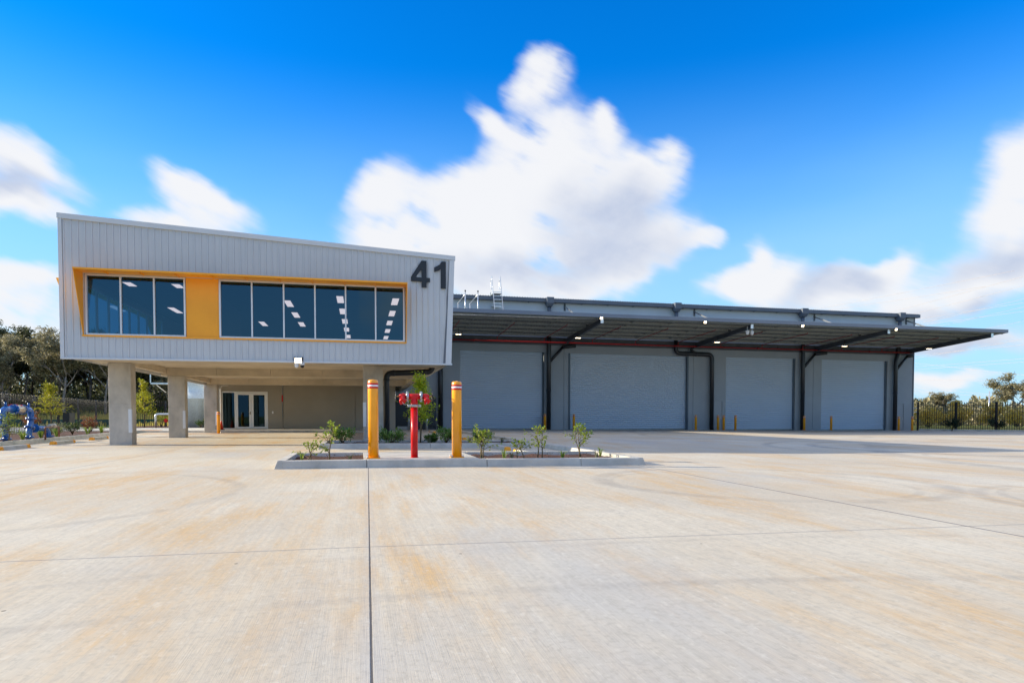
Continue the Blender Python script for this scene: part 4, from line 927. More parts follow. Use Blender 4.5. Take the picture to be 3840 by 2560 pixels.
b = MB(); b.box(2.55, 3.25, 48.2, 48.5, -.02, .22); tag(b.build('concrete_block', 'kerb'), 'pale block at the foot of the slatted screen', 'block')
# galvanised water tank
t = thing('water_tank', 'big galvanised water tank seen between the columns', 'water tank', (-11.35, 54.3, 0))
b = MB(); b.lathe([(1.85, .0), (1.85, 2.18), (1.862, 2.185), (1.862, 2.215), (1.85, 2.22), (1.85, 3.78), (1.862, 3.785), (1.862, 3.815), (1.85, 3.82), (1.85, 5.4)], n=64); b.build('shell', 'tank', t)
b = MB()
for a in range(0, 360, 18):
    for k in range(40): 
        z = .1 + k * .13; ca, sa = math.cos(R(a + (9 if z > 2.2 else 0))), math.sin(R(a + (9 if z > 2.2 else 0))); b.box(1.85 * ca - .015, 1.85 * ca + .015, 1.85 * sa - .02, 1.85 * sa + .02, z, z + .03)
b.build('bolts', 'galvb', t)
b = MB(); b.lathe([(1.85, 5.4), (.4, 6.3)], n=48); b.build('roof', 'tank', t)
b = MB(); b.box(-2.8, -1.7, -2.6, -1.6, 3.15, 3.25); b.bar((-2.8, -2.6, 3.25), (-2.8, -2.6, 4.4), .06, .06); b.bar((-2.5, -2.3, 3.1), (-2.0, -1.9, 2.6), .04, .04); b.build('platform', 'galvb', t)
t = thing('hydrant_pipe', 'grey hydrant pipework in the far planted bed', 'hydrant', (-13.6, 52.6, .12))
MB().tube(bend([(-.5, 0, 0), (-.5, 0, .95), (.6, 0, .95), (.6, 0, 0)], .2, 5), .08, 12).build('pipe', 'galvb', t); MB().disc((.2, -.1, .5), (0, 1, 0), .14, .05).build('valve', 'red', t)

# ------------------------------------------------------------------ blue backflow assembly
t = thing('backflow_assembly', 'blue water main pipework with a stainless body and red label', 'pipework', (-11.6, 26.0, .09))
A0, B0 = Vector((-11.75, 25.0, 0)), Vector((-11.75, 26.7, 0))
def q(b, name, m, par=None):
    o = b.build(name, m, par or t)
    if not par: o.matrix_parent_inverse = Matrix.Translation(t.location).inverted()
    return o
r = .10
b = MB(); b.tube(bend([(-11.75, 24.95, .0), (-11.75, 24.95, .55), (-11.78, 24.85, .78), (-11.78, 24.85, 1.20), (-11.78, 25.62, 1.20)], .34, 8), r, 20); bp1 = q(b, 'riser_pipe', 'blue')
b = MB(); b.tube(bend([(-11.78, 26.2, 1.20), (-11.78, 26.85, 1.20), (-11.78, 26.85, .76), (-11.75, 26.62, .50), (-11.75, 26.55, 0)], .32, 8), r, 20); bp2 = q(b, 'riser_pipe', 'blue')
b = MB(); b.tube([(-11.78, 25.64, 1.20), (-11.78, 25.7, 1.2), (-11.78, 26.12, 1.20), (-11.78, 26.18, 1.2)], [.15, .125, .125, .15], 20); b.tube([(-11.78, 25.9, 1.2), (-11.78, 25.9, 1.36)], [.11, .07], 14); q(b, 'valve_body', 'stain')
b = MB(); b.tube([(-11.9, 25.68, 1.345), (-11.9, 26.12, 1.345)], .035, 10); b.box(-11.98, -11.75, 25.66, 26.14, 1.325, 1.365); q(b, 'red_label', 'red')
for p, a in (((-11.78, 24.85, .88), (0, 0, 1)), ((-11.76, 24.9, .62), (0, .3, 1)), ((-11.75, 24.95, .2), (0, 0, 1)), ((-11.78, 26.85, .88), (0, 0, 1)), ((-11.76, 26.68, .55), (0, .4, 1)), ((-11.75, 26.56, .22), (0, 0, 1)), ((-11.78, 25.6, 1.2), (0, 1, 0)), ((-11.78, 26.22, 1.2), (0, 1, 0))):
    b = MB(); b.disc(p, a, .175, .05, 22); q(b, 'flange', 'blue')
    b = MB(); av = Vector(a).normalized(); ux = av.orthogonal().normalized(); uy = av.cross(ux)
    for k in range(8): c = Vector(p) + (ux * math.cos(k * .785) + uy * math.sin(k * .785)) * .15; b.disc(c, a, .016, .09, 6)
    q(b, 'bolts', 'chrome')
for y in (25.05, 26.7):
    b = MB(); b.tube([(-11.78, y, 1.3), (-11.78, y, 1.47)], .04, 12); q(b, 'valve_stem', 'blue'); b = MB(); b.disc((-11.78, y, 1.48), (0, 0, 1), .10, .035, 18); b.tube([(-11.78, y, 1.49), (-11.70, y + .16, 1.5), (-11.70, y + .2, 1.58)], .02, 8); q(b, 'handwheel', 'black')
b = MB(); b.tube(bend([(-11.75, 26.7, .52), (-11.9, 27.35, .52), (-11.75, 28.1, .48), (-11.72, 28.15, .0)], .35, 8), r * .95, 18); q(b, 'outlet_pipe', 'blue')
for p, a in (((-11.82, 27.2, .52), (-.15, 1, 0)), ((-11.72, 28.14, .2), (0, 0, 1))): b = MB(); b.disc(p, a, .16, .05, 22); q(b, 'flange', 'blue')
t.location = (-11.48, 27.15, .09)
t = thing('copper_bypass', 'rusty brown bypass pipe frame right of the blue pipework', 'pipework', (-11.45, 29.3, .09))
b = MB(); b.tube(bend([(.1, -.95, 0), (.1, -.95, .46), (-.1, .75, .46), (-.1, .75, 0)], .08, 4), .03, 10); b.build('pipe', 'brown', t); b = MB(); b.disc((0, 0, .5), (0, 1, 0), .09, .16); b.disc((0, -.3, .5), (0, 1, 0), .07, .1); b.build('valve', 'stain', t)

# ------------------------------------------------------------------ fences
def fence(name, label, pts, tops, bots, rb=.021, bars=17, out=.06):
    t = thing(name, label, 'fence', (pts[0][0], pts[0][1], bots[0]))
    for i, ((x0, y0), (x1, y1)) in enumerate(zip(pts[:-1], pts[1:])):
        zt0, zt1, zb0, zb1 = tops[i], tops[i + 1], bots[i], bots[i + 1]
        b = MB()
        b.bar((x0, y0, zb0 + .18), (x1, y1, zb1 + .18), .04, .045); b.bar((x0, y0, zt0 - .28), (x1, y1, zt1 - .28), .04, .045)
        ang = math.atan2(y1 - y0, x1 - x0); nx, ny = math.sin(ang), -math.cos(ang)
        for k in range(bars):
            f = (k + .5) / bars; x, y = x0 + (x1 - x0) * f + nx * .035, y0 + (y1 - y0) * f + ny * .035; za, zb = zb0 + (zb1 - zb0) * f + .03, zt0 + (zt1 - zt0) * f
            b.tube([(x, y, za), (x, y, zb - .06), (x + nx * out * .6, y + ny * out * .6, zb)], rb, 6)
        rel(b.build('panel', 'fence', t))
    for i, (x, y) in enumerate(pts):
        b = MB(); b.box(x - .045, x + .045, y - .045, y + .045, bots[i] - .1, tops[i] + .02); rel(b.build('post', 'fence', t))
    return t
P = [(-17.3, 30.2 + 2.95 * k) for k in range(-2, 9)] + [(-17.15, 56.8)]
fence('palisade_fence', 'dark palisade fence behind the planted bed on the left', P, [2.12 + (-.0) - .008 * max(0, p[1] - 38) for p in P], [-.02 - .01 * max(0, p[1] - 38) for p in P], rb=.0125)
P = [(-17.15 + 2.6 * k, 56.85 + .05 * k) for k in range(4)]
fence('palisade_fence', 'dark palisade fence with a gate seen between the office columns', P, [2.0, 2.05, 2.05, 2.05], [-.1] * 4)
d = (5.3 / 7.5, -5.5 / 7.5); P = [(47.05 + d[0] * 2.72 * k * 1.0, 50.0 + d[1] * 2.72 * k) for k in range(9)]
fence('palisade_fence', 'black palisade fence running right from the warehouse corner', P, [gz(p[0]) + 2.42 for p in P], [gz(p[0]) + .08 for p in P], out=.02)

# ------------------------------------------------------------------ plants
def leaf(b, p, d, up, L, w, fold=.15):
    d = d.normalized(); s = d.cross(up)
    if s.length < 1e-3: s = Vector((1, 0, 0))
    s.normalize(); n = s.cross(d)
    m = p + d * L * .5 + n * fold * w; b.quad(p, m + s * w * .5, p + d * L, m - s * w * .5)
def rv(): 
    a = random.uniform(0, 6.283); z = random.uniform(-1, 1); r = math.sqrt(1 - z * z); return Vector((r * math.cos(a), r * math.sin(a), z))
def sapling(name, label, loc, H, nst, leafmat_, L=.07, spread=.5, dens=16, cat='sapling', group=None, lean=.0, stems=1, base=0.25):
    t = thing(name, label, cat, loc, random.uniform(0, 6), group)
    sb, lb = MB(), MB()
    for s in range(stems):
        off = Vector((random.uniform(-.04, .04) * stems, random.uniform(-.04, .04) * stems, 0))
        tip = Vector((random.uniform(-.3, .3) * spread * (1 if stems > 1 else .3), random.uniform(-.3, .3) * spread * (1 if stems > 1 else .3), H * random.uniform(.85, 1.0)))
        P = [off + tip * f + Vector((math.sin(f * 5 + s) * .02, math.cos(f * 4 + s) * .02, 0)) for f in (0, .25, .5, .75, 1)]; sb.tube(P, [.012 + H * .006, .011 + H * .004, .010, .007, .003], 6)
        for k in range(nst):
            f = base + (1 - base) * (k + random.random()) / nst; i = min(3, int(f * 4)); p = P[i].lerp(P[i + 1], f * 4 - i)
            a = random.uniform(0, 6.28); ln = spread * (1.05 - f * .6) * random.uniform(.6, 1.15) * 1.05
            d = Vector((math.cos(a), math.sin(a), random.uniform(.25, 1.1))).normalized(); e = p + d * ln; mid = p.lerp(e, .5) + Vector((0, 0, ln * .08))
            sb.tube([p, mid, e], [.006, .004, .002], 5)
            for j in range(int(dens * 1.25)):
                g = random.uniform(.25, 1.05); c = p.lerp(e, min(1, g)) + rv() * .03; dd = (rv() + d * .9 + Vector((0, 0, -.1))).normalized(); leaf(lb, c, dd, Vector((0, 0, 1)) + rv() * .6, L * 1.15 * random.uniform(.6, 1.15), L * random.uniform(.45, .68))
        for j in range(dens): c = P[-1] + rv() * .04; leaf(lb, c, rv() + Vector((0, 0, .6)), Vector((0, 0, 1)) + rv() * .5, L, L * .5)
    sb.build('stem', 'stem', t); lb.build('foliage', leafmat_, t); return t
def iz(x): return gz(x) + .09
sapling('sapling', 'tallest leafy sapling at the left end of the front island', (-.62, 14.0, iz(0)), .72, 11, 'sap', .075, .42, 11, base=.15)
sapling('sapling', 'short sprawling sapling at the far left corner of the front island', (-1.02, 13.9, iz(0)), .34, 5, 'sap', .065, .35, 7, stems=2)
sapling('sapling', 'sapling right behind the right yellow bollard on the front island', (2.55, 14.2, iz(2.5)), .62, 7, 'sap', .065, .45, 9, stems=3)
sapling('sapling', 'thin sapling in the middle of the planted part of the front island', (3.75, 14.15, iz(3.7)), .68, 6, 'sap', .07, .40, 9, stems=2)
sapling('sapling', 'small low sapling between the two taller ones on the front island', (3.35, 14.3, iz(3.4)), .36, 5, 'sap', .065, .35, 8, stems=2)
sapling('sapling', 'sapling nearest the right end of the front island', (4.78, 14.6, iz(4.8)), .72, 8, 'sap', .075, .46, 10, stems=2)
def shrub(name, label, loc, r, h, leafmat_, L=.09, n=420, cat='shrub', group=None, upb=.4):
    t = thing(name, label, cat, loc, random.uniform(0, 6), group); sb, lb = MB(), MB()
    for k in range(14):
        a = random.uniform(0, 6.28); e = Vector((math.cos(a) * r * random.uniform(.4, .9), math.sin(a) * r * random.uniform(.4, .9), h * random.uniform(.4, 1.0))); m = e * .5 + Vector((0, 0, h * .15)); sb.tube([(0, 0, 0), m, e], [.010, .007, .003], 5)
        for j in range(n // 14):
            c = m.lerp(e, random.random()) + rv() * r * .22; c.z = max(.01, c.z); leaf(lb, c, rv() + Vector((math.cos(a) * .5, math.sin(a) * .5, upb)), Vector((0, 0, 1)) + rv() * .5, L * random.uniform(.6, 1.2), L * random.uniform(.28, .42))
    sb.build('stem', 'stem', t); lb.build('foliage', leafmat_, t); return t
for x, y, r, h, lb in ((-.55, 22.3, .5, .48, 'dark glossy shrub at the left end of the rear island'), (.98, 22.2, .5, .42, 'dark glossy shrub beside the first yellow bollard on the rear island'), (2.75, 22.3, .52, .46, 'dark glossy shrub in the middle of the rear island'), (4.0, 22.5, .42, .42, 'dark glossy shrub near the right end of the rear island'), (2.3, 22.6, .22, .28, 'smallest dark shrub at the foot of the young tree on the rear island')):
    shrub('shrub', lb, (x, y, iz(x)), r, h, 'dkleaf', .12, 620, group='low shrubs on the rear island')
def tuft(label, loc, h, n, m, name='strappy_plant', cat='strappy plant', w=.03, group=None):
    b = MB()
    for k in range(n):
        a = random.uniform(0, 6.28); o = random.uniform(.25, .95); L = h * random.uniform(.7, 1.15); d = Vector((math.cos(a), math.sin(a), 0)); s = Vector((-d.y, d.x, 0)) * w * random.uniform(.6, 1.1)
        P = [Vector((0, 0, 0)) + d * .02, d * L * o * .35 + Vector((0, 0, L * .6)), d * L * o * .8 + Vector((0, 0, L * .85)), d * L * o * 1.25 + Vector((0, 0, L * (.95 - o * .35)))]
        for i in range(3):
            w0 = (1, .9, .6)[i]; w1 = (.9, .6, .05)[i]; b.quad(P[i] - s * w0, P[i] + s * w0, P[i + 1] + s * w1, P[i + 1] - s * w1)
    o = b.build(name, m, loc=loc); tag(o, label, cat, group); return o
k = 0
for x, y, lb in ((-1.15, 14.4, 'grass tuft in the far left corner of the front island'), (-.2, 14.0, 'dry grass tuft between the tallest sapling and the concrete plinth'), (2.95, 14.0, 'grass tuft right of the plinth on the front island'), (3.1, 13.95, 'smaller grass tuft right of the plinth on the front island'), (4.25, 14.1, 'grass tuft left of the rightmost sapling'), (5.1, 14.3, 'grass tuft right of the rightmost sapling'), (5.4, 14.9, 'grass tuft nearest the right end kerb of the front island')):
    tuft(lb, (x, y, iz(x)), random.uniform(.16, .24), 16, 'sage' if k % 2 else 'strap', 'grass_tuft', 'grass tuft', .010); k += 1
for x, y, lb in ((-.95, 22.0, 'thin grass tuft at the left end of the rear island'), (2.15, 22.0, 'thin grass tuft right of the young tree on the rear island'), (3.5, 22.2, 'thin grass tuft between two shrubs on the rear island'), (4.6, 22.2, 'thin grass tuft at the right end of the rear island')):
    tuft(lb, (x, y, iz(x)), .26, 14, 'sage', 'grass_tuft', 'grass tuft', .012)
def smalltree(name, label, loc, H, crown_r, z0, m, n=1500, L=.12, cat='young tree', tr=.035, layers=False, fork=False):
    t = thing(name, label, cat, loc, 0); sb, lb = MB(), MB()
    P = [(0, 0, 0), (.02, .01, H * .3), (-.02, .02, H * .6), (.02, 0, H * .92)]; sb.tube(P, [tr, tr * .8, tr * .55, tr * .2], 8)
    if fork: sb.tube([(0, 0, H * .18), (.12, 0, H * .4), (.22, .03, H * .6)], [tr * .7, tr * .5, tr * .25], 7)
    nb = 26
    for k in range(nb):
        f = (k + random.random()) / nb; z = z0 + (H - z0) * f; rad = crown_r * (math.sin(min(1, f * 1.25 + .18) * math.pi) ** .6 if f < .95 else .35) * random.uniform(.6, 1.1); a = k * 2.4 + random.random()
        e = Vector((math.cos(a) * rad, math.sin(a) * rad, z + (0 if layers else rad * .35))); s = Vector((0, 0, z - rad * .15)); sb.tube([s, s.lerp(e, .6), e], [.012, .008, .003], 5)
        for j in range(n // nb):
            g = random.uniform(.3, 1.1); c = s.lerp(e, g) + rv() * Vector((1, 1, .35 if layers else .8)).length * .04 + Vector((random.gauss(0, .10), random.gauss(0, .10), random.gauss(0, .035 if layers else .07)))
            dd = rv(); dd.z *= .3 if layers else 1; leaf(lb, c, dd + (e - s).normalized() * .5, Vector((0, 0, 1)) + rv() * .4, L * random.uniform(.6, 1.2), L * random.uniform(.3, .5))
    sb.build('trunk', 'stem', t); lb.build('crown', m, t); return t
smalltree('young_tree', 'slender lime-leaved young tree behind the red standpipe', (1.92, 22.35, .08), 2.15, .44, .75, 'lime2', 2600, .11, tr=.03, fork=True)
smalltree('young_tree', 'layered yellow-green young tree against the left fence', (-13.9, 35.3, .09), 2.35, .62, 1.0, 'lime', 1500, .13, tr=.05, layers=True)
smalltree('young_tree', 'leafy young tree seen between the first two columns', (-15.0, 53.2, .12), 3.3, .8, .9, 'lime', 1700, .16, tr=.06)
smalltree('young_tree', 'small feathery tree in front of the blue pipework', (-11.35, 25.65, .09), .95, .38, .3, 'sap', 500, .09, tr=.018, layers=True)
k = 0
for x, y, h, lb in ((-11.45, 25.15, .40, 'strappy plant at the foot of the first blue pipe'), (-11.6, 27.2, .40, 'strappy plant between the blue risers and their outlet'), (-11.75, 29.0, .48, 'strappy plant beside the brown bypass frame'), (-11.95, 30.9, .45, 'strappy plant right of the brown bypass frame'), (-12.0, 34.2, .42, 'strappy plant left of the layered young tree'), (-12.3, 36.8, .45, 'strappy plant right of the layered young tree'), (-12.5, 39.2, .45, 'strappy plant hidden partly by the first column'), (-9.6, 51.4, .5, 'strappy plant at the foot of the water tank')):
    tuft(lb, (x, y, .09), h, 26, 'strap', w=.02)
for x, y, r, h, m, lb in ((-12.6, 31.6, .55, .55, 'sage', 'grey-green shrub right of the brown bypass frame'), (-12.9, 33.4, .6, .5, 'sage', 'grey-green shrub left of the layered young tree'), (-13.6, 32.6, .4, 1.3, 'redleaf', 'tall red-tipped shrub against the left fence'), (-13.1, 37.6, .45, .9, 'redleaf', 'red-tipped shrub right of the layered young tree'),
                          (-11.9, 24.2, .6, .6, 'bushg', 'green shrub left of the blue pipework'), (-15.6, 28.0, .6, .7, 'bushg', 'low green shrub behind the blue pipework by the fence'), (-12.9, 35.0, .4, .7, 'bushg', 'green shrub under the layered young tree'), (-14.2, 41.0, .4, .6, 'redleaf', 'red-tipped shrub left behind the first column'),
                          (-13.9, 53.2, .5, 1.1, 'lime', 'yellow-green shrub right of the leafy young tree'), (-13.0, 52.4, .4, 1.2, 'lime', 'taller yellow-green shrub beside the grey hydrant pipework'), (-15.9, 53.6, .5, 1.0, 'bushg', 'green shrub left of the leafy young tree'), (-10.4, 51.6, .35, 1.4, 'lime', 'cone-shaped yellow shrub in front of the water tank'), (-10.9, 51.5, .45, .55, 'bushg', 'low green shrub in front of the water tank')):
    shrub('shrub', lb, (x, y, .10), r, h, m, .12, 420)
for x, y, lb in ((48.7, 47.2, 'dark conifer bush by the first fence post right of the warehouse'), (50.9, 45.0, 'dark conifer bush by the second fence post right of the warehouse')):
    shrub('conifer_bush', lb, (x, y + .9, gz(50)), .7, 1.15, 'ever', .16, 900, 'bush', 'dark bushes along the right fence', upb=.6)

# gum trees -------------------------------------------------------------------------
def gumtree(name, H, crownbase, spread, m, bark, seed, nleaf=60, L=.42, trunk_r=.2):
    random.seed(seed); tb, lb = MB(), MB(); clumps = []
    def grow(p, d, ln, r, lev):
        P = [p]; q_ = p.copy(); dd = d.copy(); n = 4
        for k in range(n): dd = (dd + rv() * .16 + Vector((0, 0, .06))).normalized(); q_ = q_ + dd * ln / n; P.append(q_.copy())
        tb.tube(P, [r * (1 - .45 * k / n) for k in range(n + 1)], 7 if lev < 2 else 5)
        if lev >= 3: clumps.append((P[-1], ln * .55)); clumps.append((P[2], ln * .4)); return
        if lev == 2 : clumps.append((P[-1], ln * .4))
        nb = 3 if lev else 5
        for k in range(nb):
            i = random.choice((2, 3, 4)) if lev else random.choice((2, 3, 3, 4, 4)); a = random.uniform(0, 6.28) if lev else k * 6.28 / nb + random.random()
            nd = (dd * .6 + Vector((math.cos(a), math.sin(a), random.uniform(.05, .8))) * spread).normalized(); grow(P[i], nd, ln * random.uniform(.5, .72), r * .5, lev + 1)
    grow(Vector((0, 0, -.2)), Vector((random.uniform(-.08, .08), random.uniform(-.08, .08), 1)), H * .58, trunk_r, 0)
    zmx = max(c[0].z for c in clumps); s = H / (zmx + .6)
    for c, r in clumps:
        if c.z * s < crownbase: continue
        rr = max(.7, min(1.6, r * 1.15))
        for j in range(int(nleaf * 1.5)):
            o = rv() * (random.random() ** .5); p = c + Vector((o.x * rr, o.y * rr, o.z * rr * .5)); leaf(lb, p, rv() + Vector((.5, 0, -.25)), rv(), L * random.uniform(.5, 1.3), L * random.uniform(.22, .4))
    t = thing(name, 'x', 'tree', (0, 0, 0)); t.scale = (s, s, s)
    tb.build('trunk', bark, t); lb.build('crown', m, t); return t
protos = [gumtree('gum_tree', 10, 3.0, .8, 'gum', 'bark', s, 54) for s in (11, 23, 35)] + [gumtree('gum_tree', 10, 2.0, .9, 'gum2', 'barkd', s, 62) for s in (44, 57)]
random.seed(5)
used = [False] * 5; gsc = [p.scale[0] for p in protos]
def place_gum(i, x, y, z, H, label, group):
    global used
    s = gsc[i] * H / 10; rz = random.uniform(0, 6.28)
    if not used[i]:
        t = protos[i]; t.location = (x, y, z); t.rotation_euler = (0, 0, rz); used[i] = True; t['label'] = label; t['group'] = group
    else: t = dup(protos[i], (x, y, z), rz, label, group)
    sx = s * random.uniform(.9, 1.15); t.scale = (sx, sx, s)
    return t
def hz(x, y): return rise2(x, y) if y > 70 else -.1
# the wood on the left: positions by bearing (deg from the camera axis line +Y) and distance
wood = []
lbA = 'pale-trunked gum tree in the wood beyond the left fence'; lbB = 'dark-crowned gum tree in the wood beyond the left fence'
for ring, (dist, n, Hh) in enumerate(((89, 17, 9.2), (96, 18, 10.4), (104, 18, 11.2))):
    for k in range(n):
        a = -33 + (k + random.uniform(.1, .9)) * 29.0 / n; dd = dist + random.uniform(-3, 4)
        x, y = math.sin(R(a)) * dd, math.cos(R(a)) * dd
        f = 1.0 - max(0, (a + 24)) * .016
        i = random.choice((0, 1, 2, 3, 4, 3)) if ring else random.choice((0, 1, 2, 0, 3))
        place_gum(i, x, y, hz(x, y), Hh * f * random.uniform(.85, 1.08), lbA if i < 3 else lbB, 'gum trees in the wood beyond the left fence' if i < 3 else 'dark gum trees in the wood beyond the left fence')
# undergrowth and far background of the wood: one mass nobody could count
random.seed(9)
def mass(name, arcs, m, n, L, label, cat):
    b = MB()
    for k in range(n):
        a0, a1, d0, d1, h0, h1 = random.choice(arcs); a = random.uniform(a0, a1); dd = random.uniform(d0, d1); x, y = math.sin(R(a)) * dd, math.cos(R(a)) * dd
        top_ = h1 * (.75 + .25 * math.sin(a * 2.1) * math.sin(a * .83 + dd)); z = hz(x, y) + h0 + (top_ - h0) * random.random() ** 1.1
        leaf(b, Vector((x, y, z)), rv() + Vector((.4, 0, 0)), rv(), L * random.uniform(.5, 1.4), L * random.uniform(.3, .6))
    return tag(b.build(name, m), label, cat, kind='stuff')
mass('undergrowth', [(-36, -3, 92, 104, 0, 2.4), (-36, -3, 100, 112, 0, 6)], 'gum2', 26000, .55, 'dark undergrowth filling the wood beyond the left fence', 'undergrowth')
mass('scrub', [(-36, -4, 88, 94, 0, 1.2)], 'bushg', 5000, .4, 'low green scrub along the front of the wood', 'scrub')
mass('far_wood', [(-36, -3, 116, 150, 1, 7.5)], 'gum2', 16000, 1.0, 'far dark trees closing the back of the wood', 'wood')
# right side: gums, wattles, far treeline
_pg = place_gum
def place_gum(*a):
    t = _pg(*a); t.scale = (t.scale[0] * 1.4, t.scale[1] * 1.4, t.scale[2]); return t
place_gum(0, 90.5, 79.0, -.45, 7.7, 'broad brown-green gum tree behind the right fence', 'gum trees beyond the right fence')
place_gum(2, 80.0, 80.5, -.45, 4.8, 'gum tree leaning out left of the broad gum behind the right fence', 'gum trees beyond the right fence')
place_gum(1, 96.0, 80.0, -.45, 6.8, 'gum tree cut by the right edge of the photo', 'gum trees beyond the right fence')
place_gum(3, 84.0, 92.0, -.45, 5.2, 'dark gum tree behind the broad gum on the right', 'gum trees beyond the right fence')
place_gum(4, 70.0, 112.0, -.45, 8.2, 'rounded dark gum tree just right of the warehouse corner', 'gum trees beyond the right fence')
place_gum(2, 66.0, 112.0, -.45, 7.0, 'gum tree half hidden by the warehouse corner', 'gum trees beyond the right fence')
random.seed(31)
def bush(name, label, loc, r, h, m, L, n, group):
    t = thing(name, label, 'bush', loc, 0, group); tb, lb = MB(), MB()
    cl = [(Vector((random.uniform(-.6, .6) * r, random.uniform(-.6, .6) * r, h * random.uniform(.35, .85))), random.uniform(.3, .5) * r) for _ in range(11)]
    for c, rr in cl:
        tb.tube([(0, 0, 0), c * .6 + rv() * .1, c], [.05, .035, .015], 5)
        for j in range(n // 11): o = rv() * random.random() ** .45; leaf(lb, c + Vector((o.x * rr, o.y * rr, o.z * rr * .8)), rv(), rv(), L * random.uniform(.5, 1.3), L * random.uniform(.3, .6))
    tb.build('stem', 'barkd', t); lb.build('foliage', m, t); return t
for i, (x, y, r, h, lb) in enumerate(((56.0, 58.2, 2.0, 2.3, 'yellow wattle bush nearest the warehouse corner'), (58.8, 57.5, 1.6, 3.0, 'tallest yellow wattle bush by the first right fence post'), (64, 58.0, 1.8, 2.9, 'rounded yellow wattle bush between the dark conifers'), (67.5, 58.5, 1.6, 2.3, 'small yellow wattle bush left of the second fence post'), (61.3, 61, 1.8, 2.4, 'olive wattle bush behind the dark conifer on the right'))):
    bush('wattle_bush', lb, (x, y, -.42), r, h, 'wattle' if i != 4 else 'gum', .22, 1700, 'wattle bushes beyond the right fence')
random.seed(3)
b = MB()
for k in range(26000):
    a = random.uniform(39, 54); dd = random.uniform(105, 175); x, y = math.sin(R(a)) * dd, math.cos(R(a)) * dd
    h1 = (3.3 + .8 * math.sin(a * 1.9) + .5 * math.sin(a * 5.3)) * dd / 130; leaf(b, Vector((x, y, -.5 + h1 * random.random())), rv(), rv(), random.uniform(.3, .8), random.uniform(.2, .45))
tag(b.build('far_treeline', 'gum'), 'far scrubby treeline seen through the right fence', 'treeline', kind='stuff')
b = MB()
for k in range(14000):
    x = random.uniform(44, 75); y = random.uniform(34, 66); 
    if x + y < 98.5: continue
    z = gz(x) - .09; h = random.uniform(.15, .42); dx, dy = random.uniform(-.1, .1), random.uniform(-.1, .1); b.quad((x - .02, y, z), (x + .02, y, z), (x + dx + .01, y + dy, z + h), (x + dx - .01, y + dy, z + h))
tag(b.build('grass', leafmat('dry_green_grass', (.42, .42, .06), (.75, .56, .22))), 'green and straw grass beyond the right fence', 'grass', kind='stuff')
b = MB()
for k in range(26000):
    x = random.uniform(-75, -15); y = random.uniform(62.5, 90); 
    if y < 68.5 and x < -19: continue
    z = hz(x, y); h = random.uniform(.2, .6); dx, dy = random.uniform(-.15, .15), random.uniform(-.1, .1); b.quad((x - .03, y, z), (x + .03, y, z), (x + dx + .015, y + dy, z + h), (x + dx - .015, y + dy, z + h))
tag(b.build('grass', leafmat('straw_grass', (.55, .44, .08), (.80, .62, .18))), 'yellow dry grass bank in front of the left wood', 'grass', kind='stuff')
# green mesh barrier along the street
t = thing('mesh_barrier', 'low dark green mesh barrier across the street on the left', 'barrier', (-40, 69, 0))
b = MB(); b.box(-62, -14, 69.0, 69.03, -.05, .62); rel(b.build('mesh', 'shade', t)); b = MB()
for k in range(25): b.box(-62 + k * 2 - .03, -62 + k * 2 + .03, 69.04, 69.1, -.1, .72)
rel(b.build('posts', 'barkd', t))
# letterbox-like black box on the fence and white site sign
b = MB(); b.box(-17.05, -16.7, 44.9, 45.7, .55, 1.15); tag(b.build('black_bag', 'black'), 'black bag hanging on the left fence by a post', 'bag')
t = thing('site_sign', 'small white sign board behind the blue pipework', 'sign', (-17.9, 35.6, 0)); b = MB(); b.box(-.3, .3, -.01, .01, .75, 1.25); b.build('board', 'white', t); b = MB(); b.box(-.02, .02, .011, .04, 0, 1.2); b.build('post', 'galvb', t)
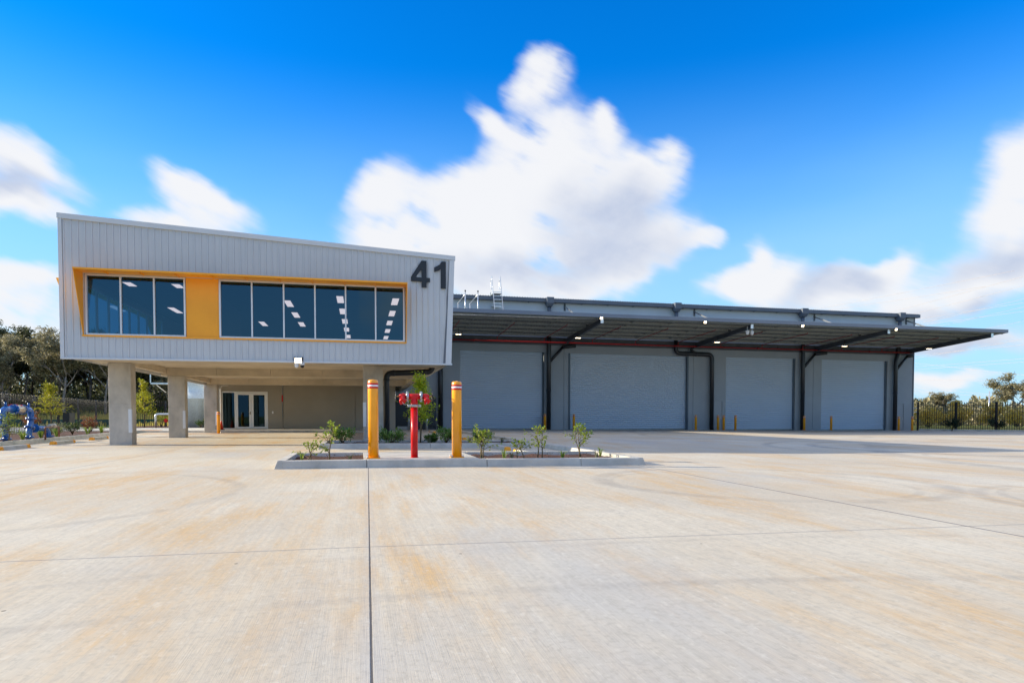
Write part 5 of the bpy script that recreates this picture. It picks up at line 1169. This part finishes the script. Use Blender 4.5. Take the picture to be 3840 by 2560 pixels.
# street lamp and gate post on the right, power lines
t = thing('street_lamp', 'slim silver street pole beyond the right fence', 'street lamp', (72.5, 66.5, -.5)); b = MB(); b.tube([(0, 0, 0), (0, 0, 4.35)], [.09, .06], 10); b.build('pole', 'galvb', t); b = MB(); b.bar((-1.3, 0, 2.45), (1.3, 0, 2.5), .05, .06); b.build('cross_arm', 'galvb', t)
t = thing('gate_post', 'white post with short arms at the warehouse corner', 'post', (47.5, 51.0, -.35)); b = MB(); b.tube([(0, 0, 0), (0, 0, 2.5)], .035, 8); b.build('post', 'white', t); b = MB(); b.bar((0, 0, 1.95), (.55, 0, 2.0), .03, .03); b.bar((0, 0, 1.6), (.55, 0, 1.65), .03, .03); b.build('arm', 'white', t)
def wire(p0, p1, sag, label='thin high-voltage wire crossing the sky above the right fence'):
    a, c = Vector(p0), Vector(p1); P = [a.lerp(c, k / 24) - Vector((0, 0, sag * 4 * (k / 24) * (1 - k / 24))) for k in range(25)]
    o = MB().tube(P, .022, 5).build('power_line', 'wire'); tag(o, label, 'power line', 'power lines on the right')
for a, c in [((145.2,191.1,28.6),(116.0,95.1,26.1)),((151.9,185.8,28.4),(117.0,93.9,24.8)),((152.5,185.3,28.6),(117.0,93.9,21.2)),((152.5,185.3,25.6),(117.0,93.9,22.4)),((158.5,180.2,25.1),(116.4,94.6,20.8)),((152.5,185.3,27.0),(117.0,93.9,19.6)),((172.0,167.4,25.2),(115.0,96.3,17.9)),((152.7,185.2,16.1),(117.1,93.8,15.2)),((152.6,185.2,18.4),(117.1,93.8,13.7)),((152.7,185.2,15.2),(117.1,93.7,11.2)),((152.7,185.2,14.5),(117.1,93.7,10.6)),((152.6,185.2,19.5),(117.2,93.7,7.2)),((156.6,181.9,12.6),(112.8,98.9,7.1)),((157.4,181.1,10.9),(111.5,100.4,4.6)),((157.6,181.0,9.5),(111.3,100.5,4.3)),((163.2,175.9,6.9),(110.4,101.5,3.3)),((130.7,201.3,32.7),(109.9,102.1,24.1)),((127.9,203.1,32.5),(112.7,99.0,26.4))]: wire(a, c, .25)
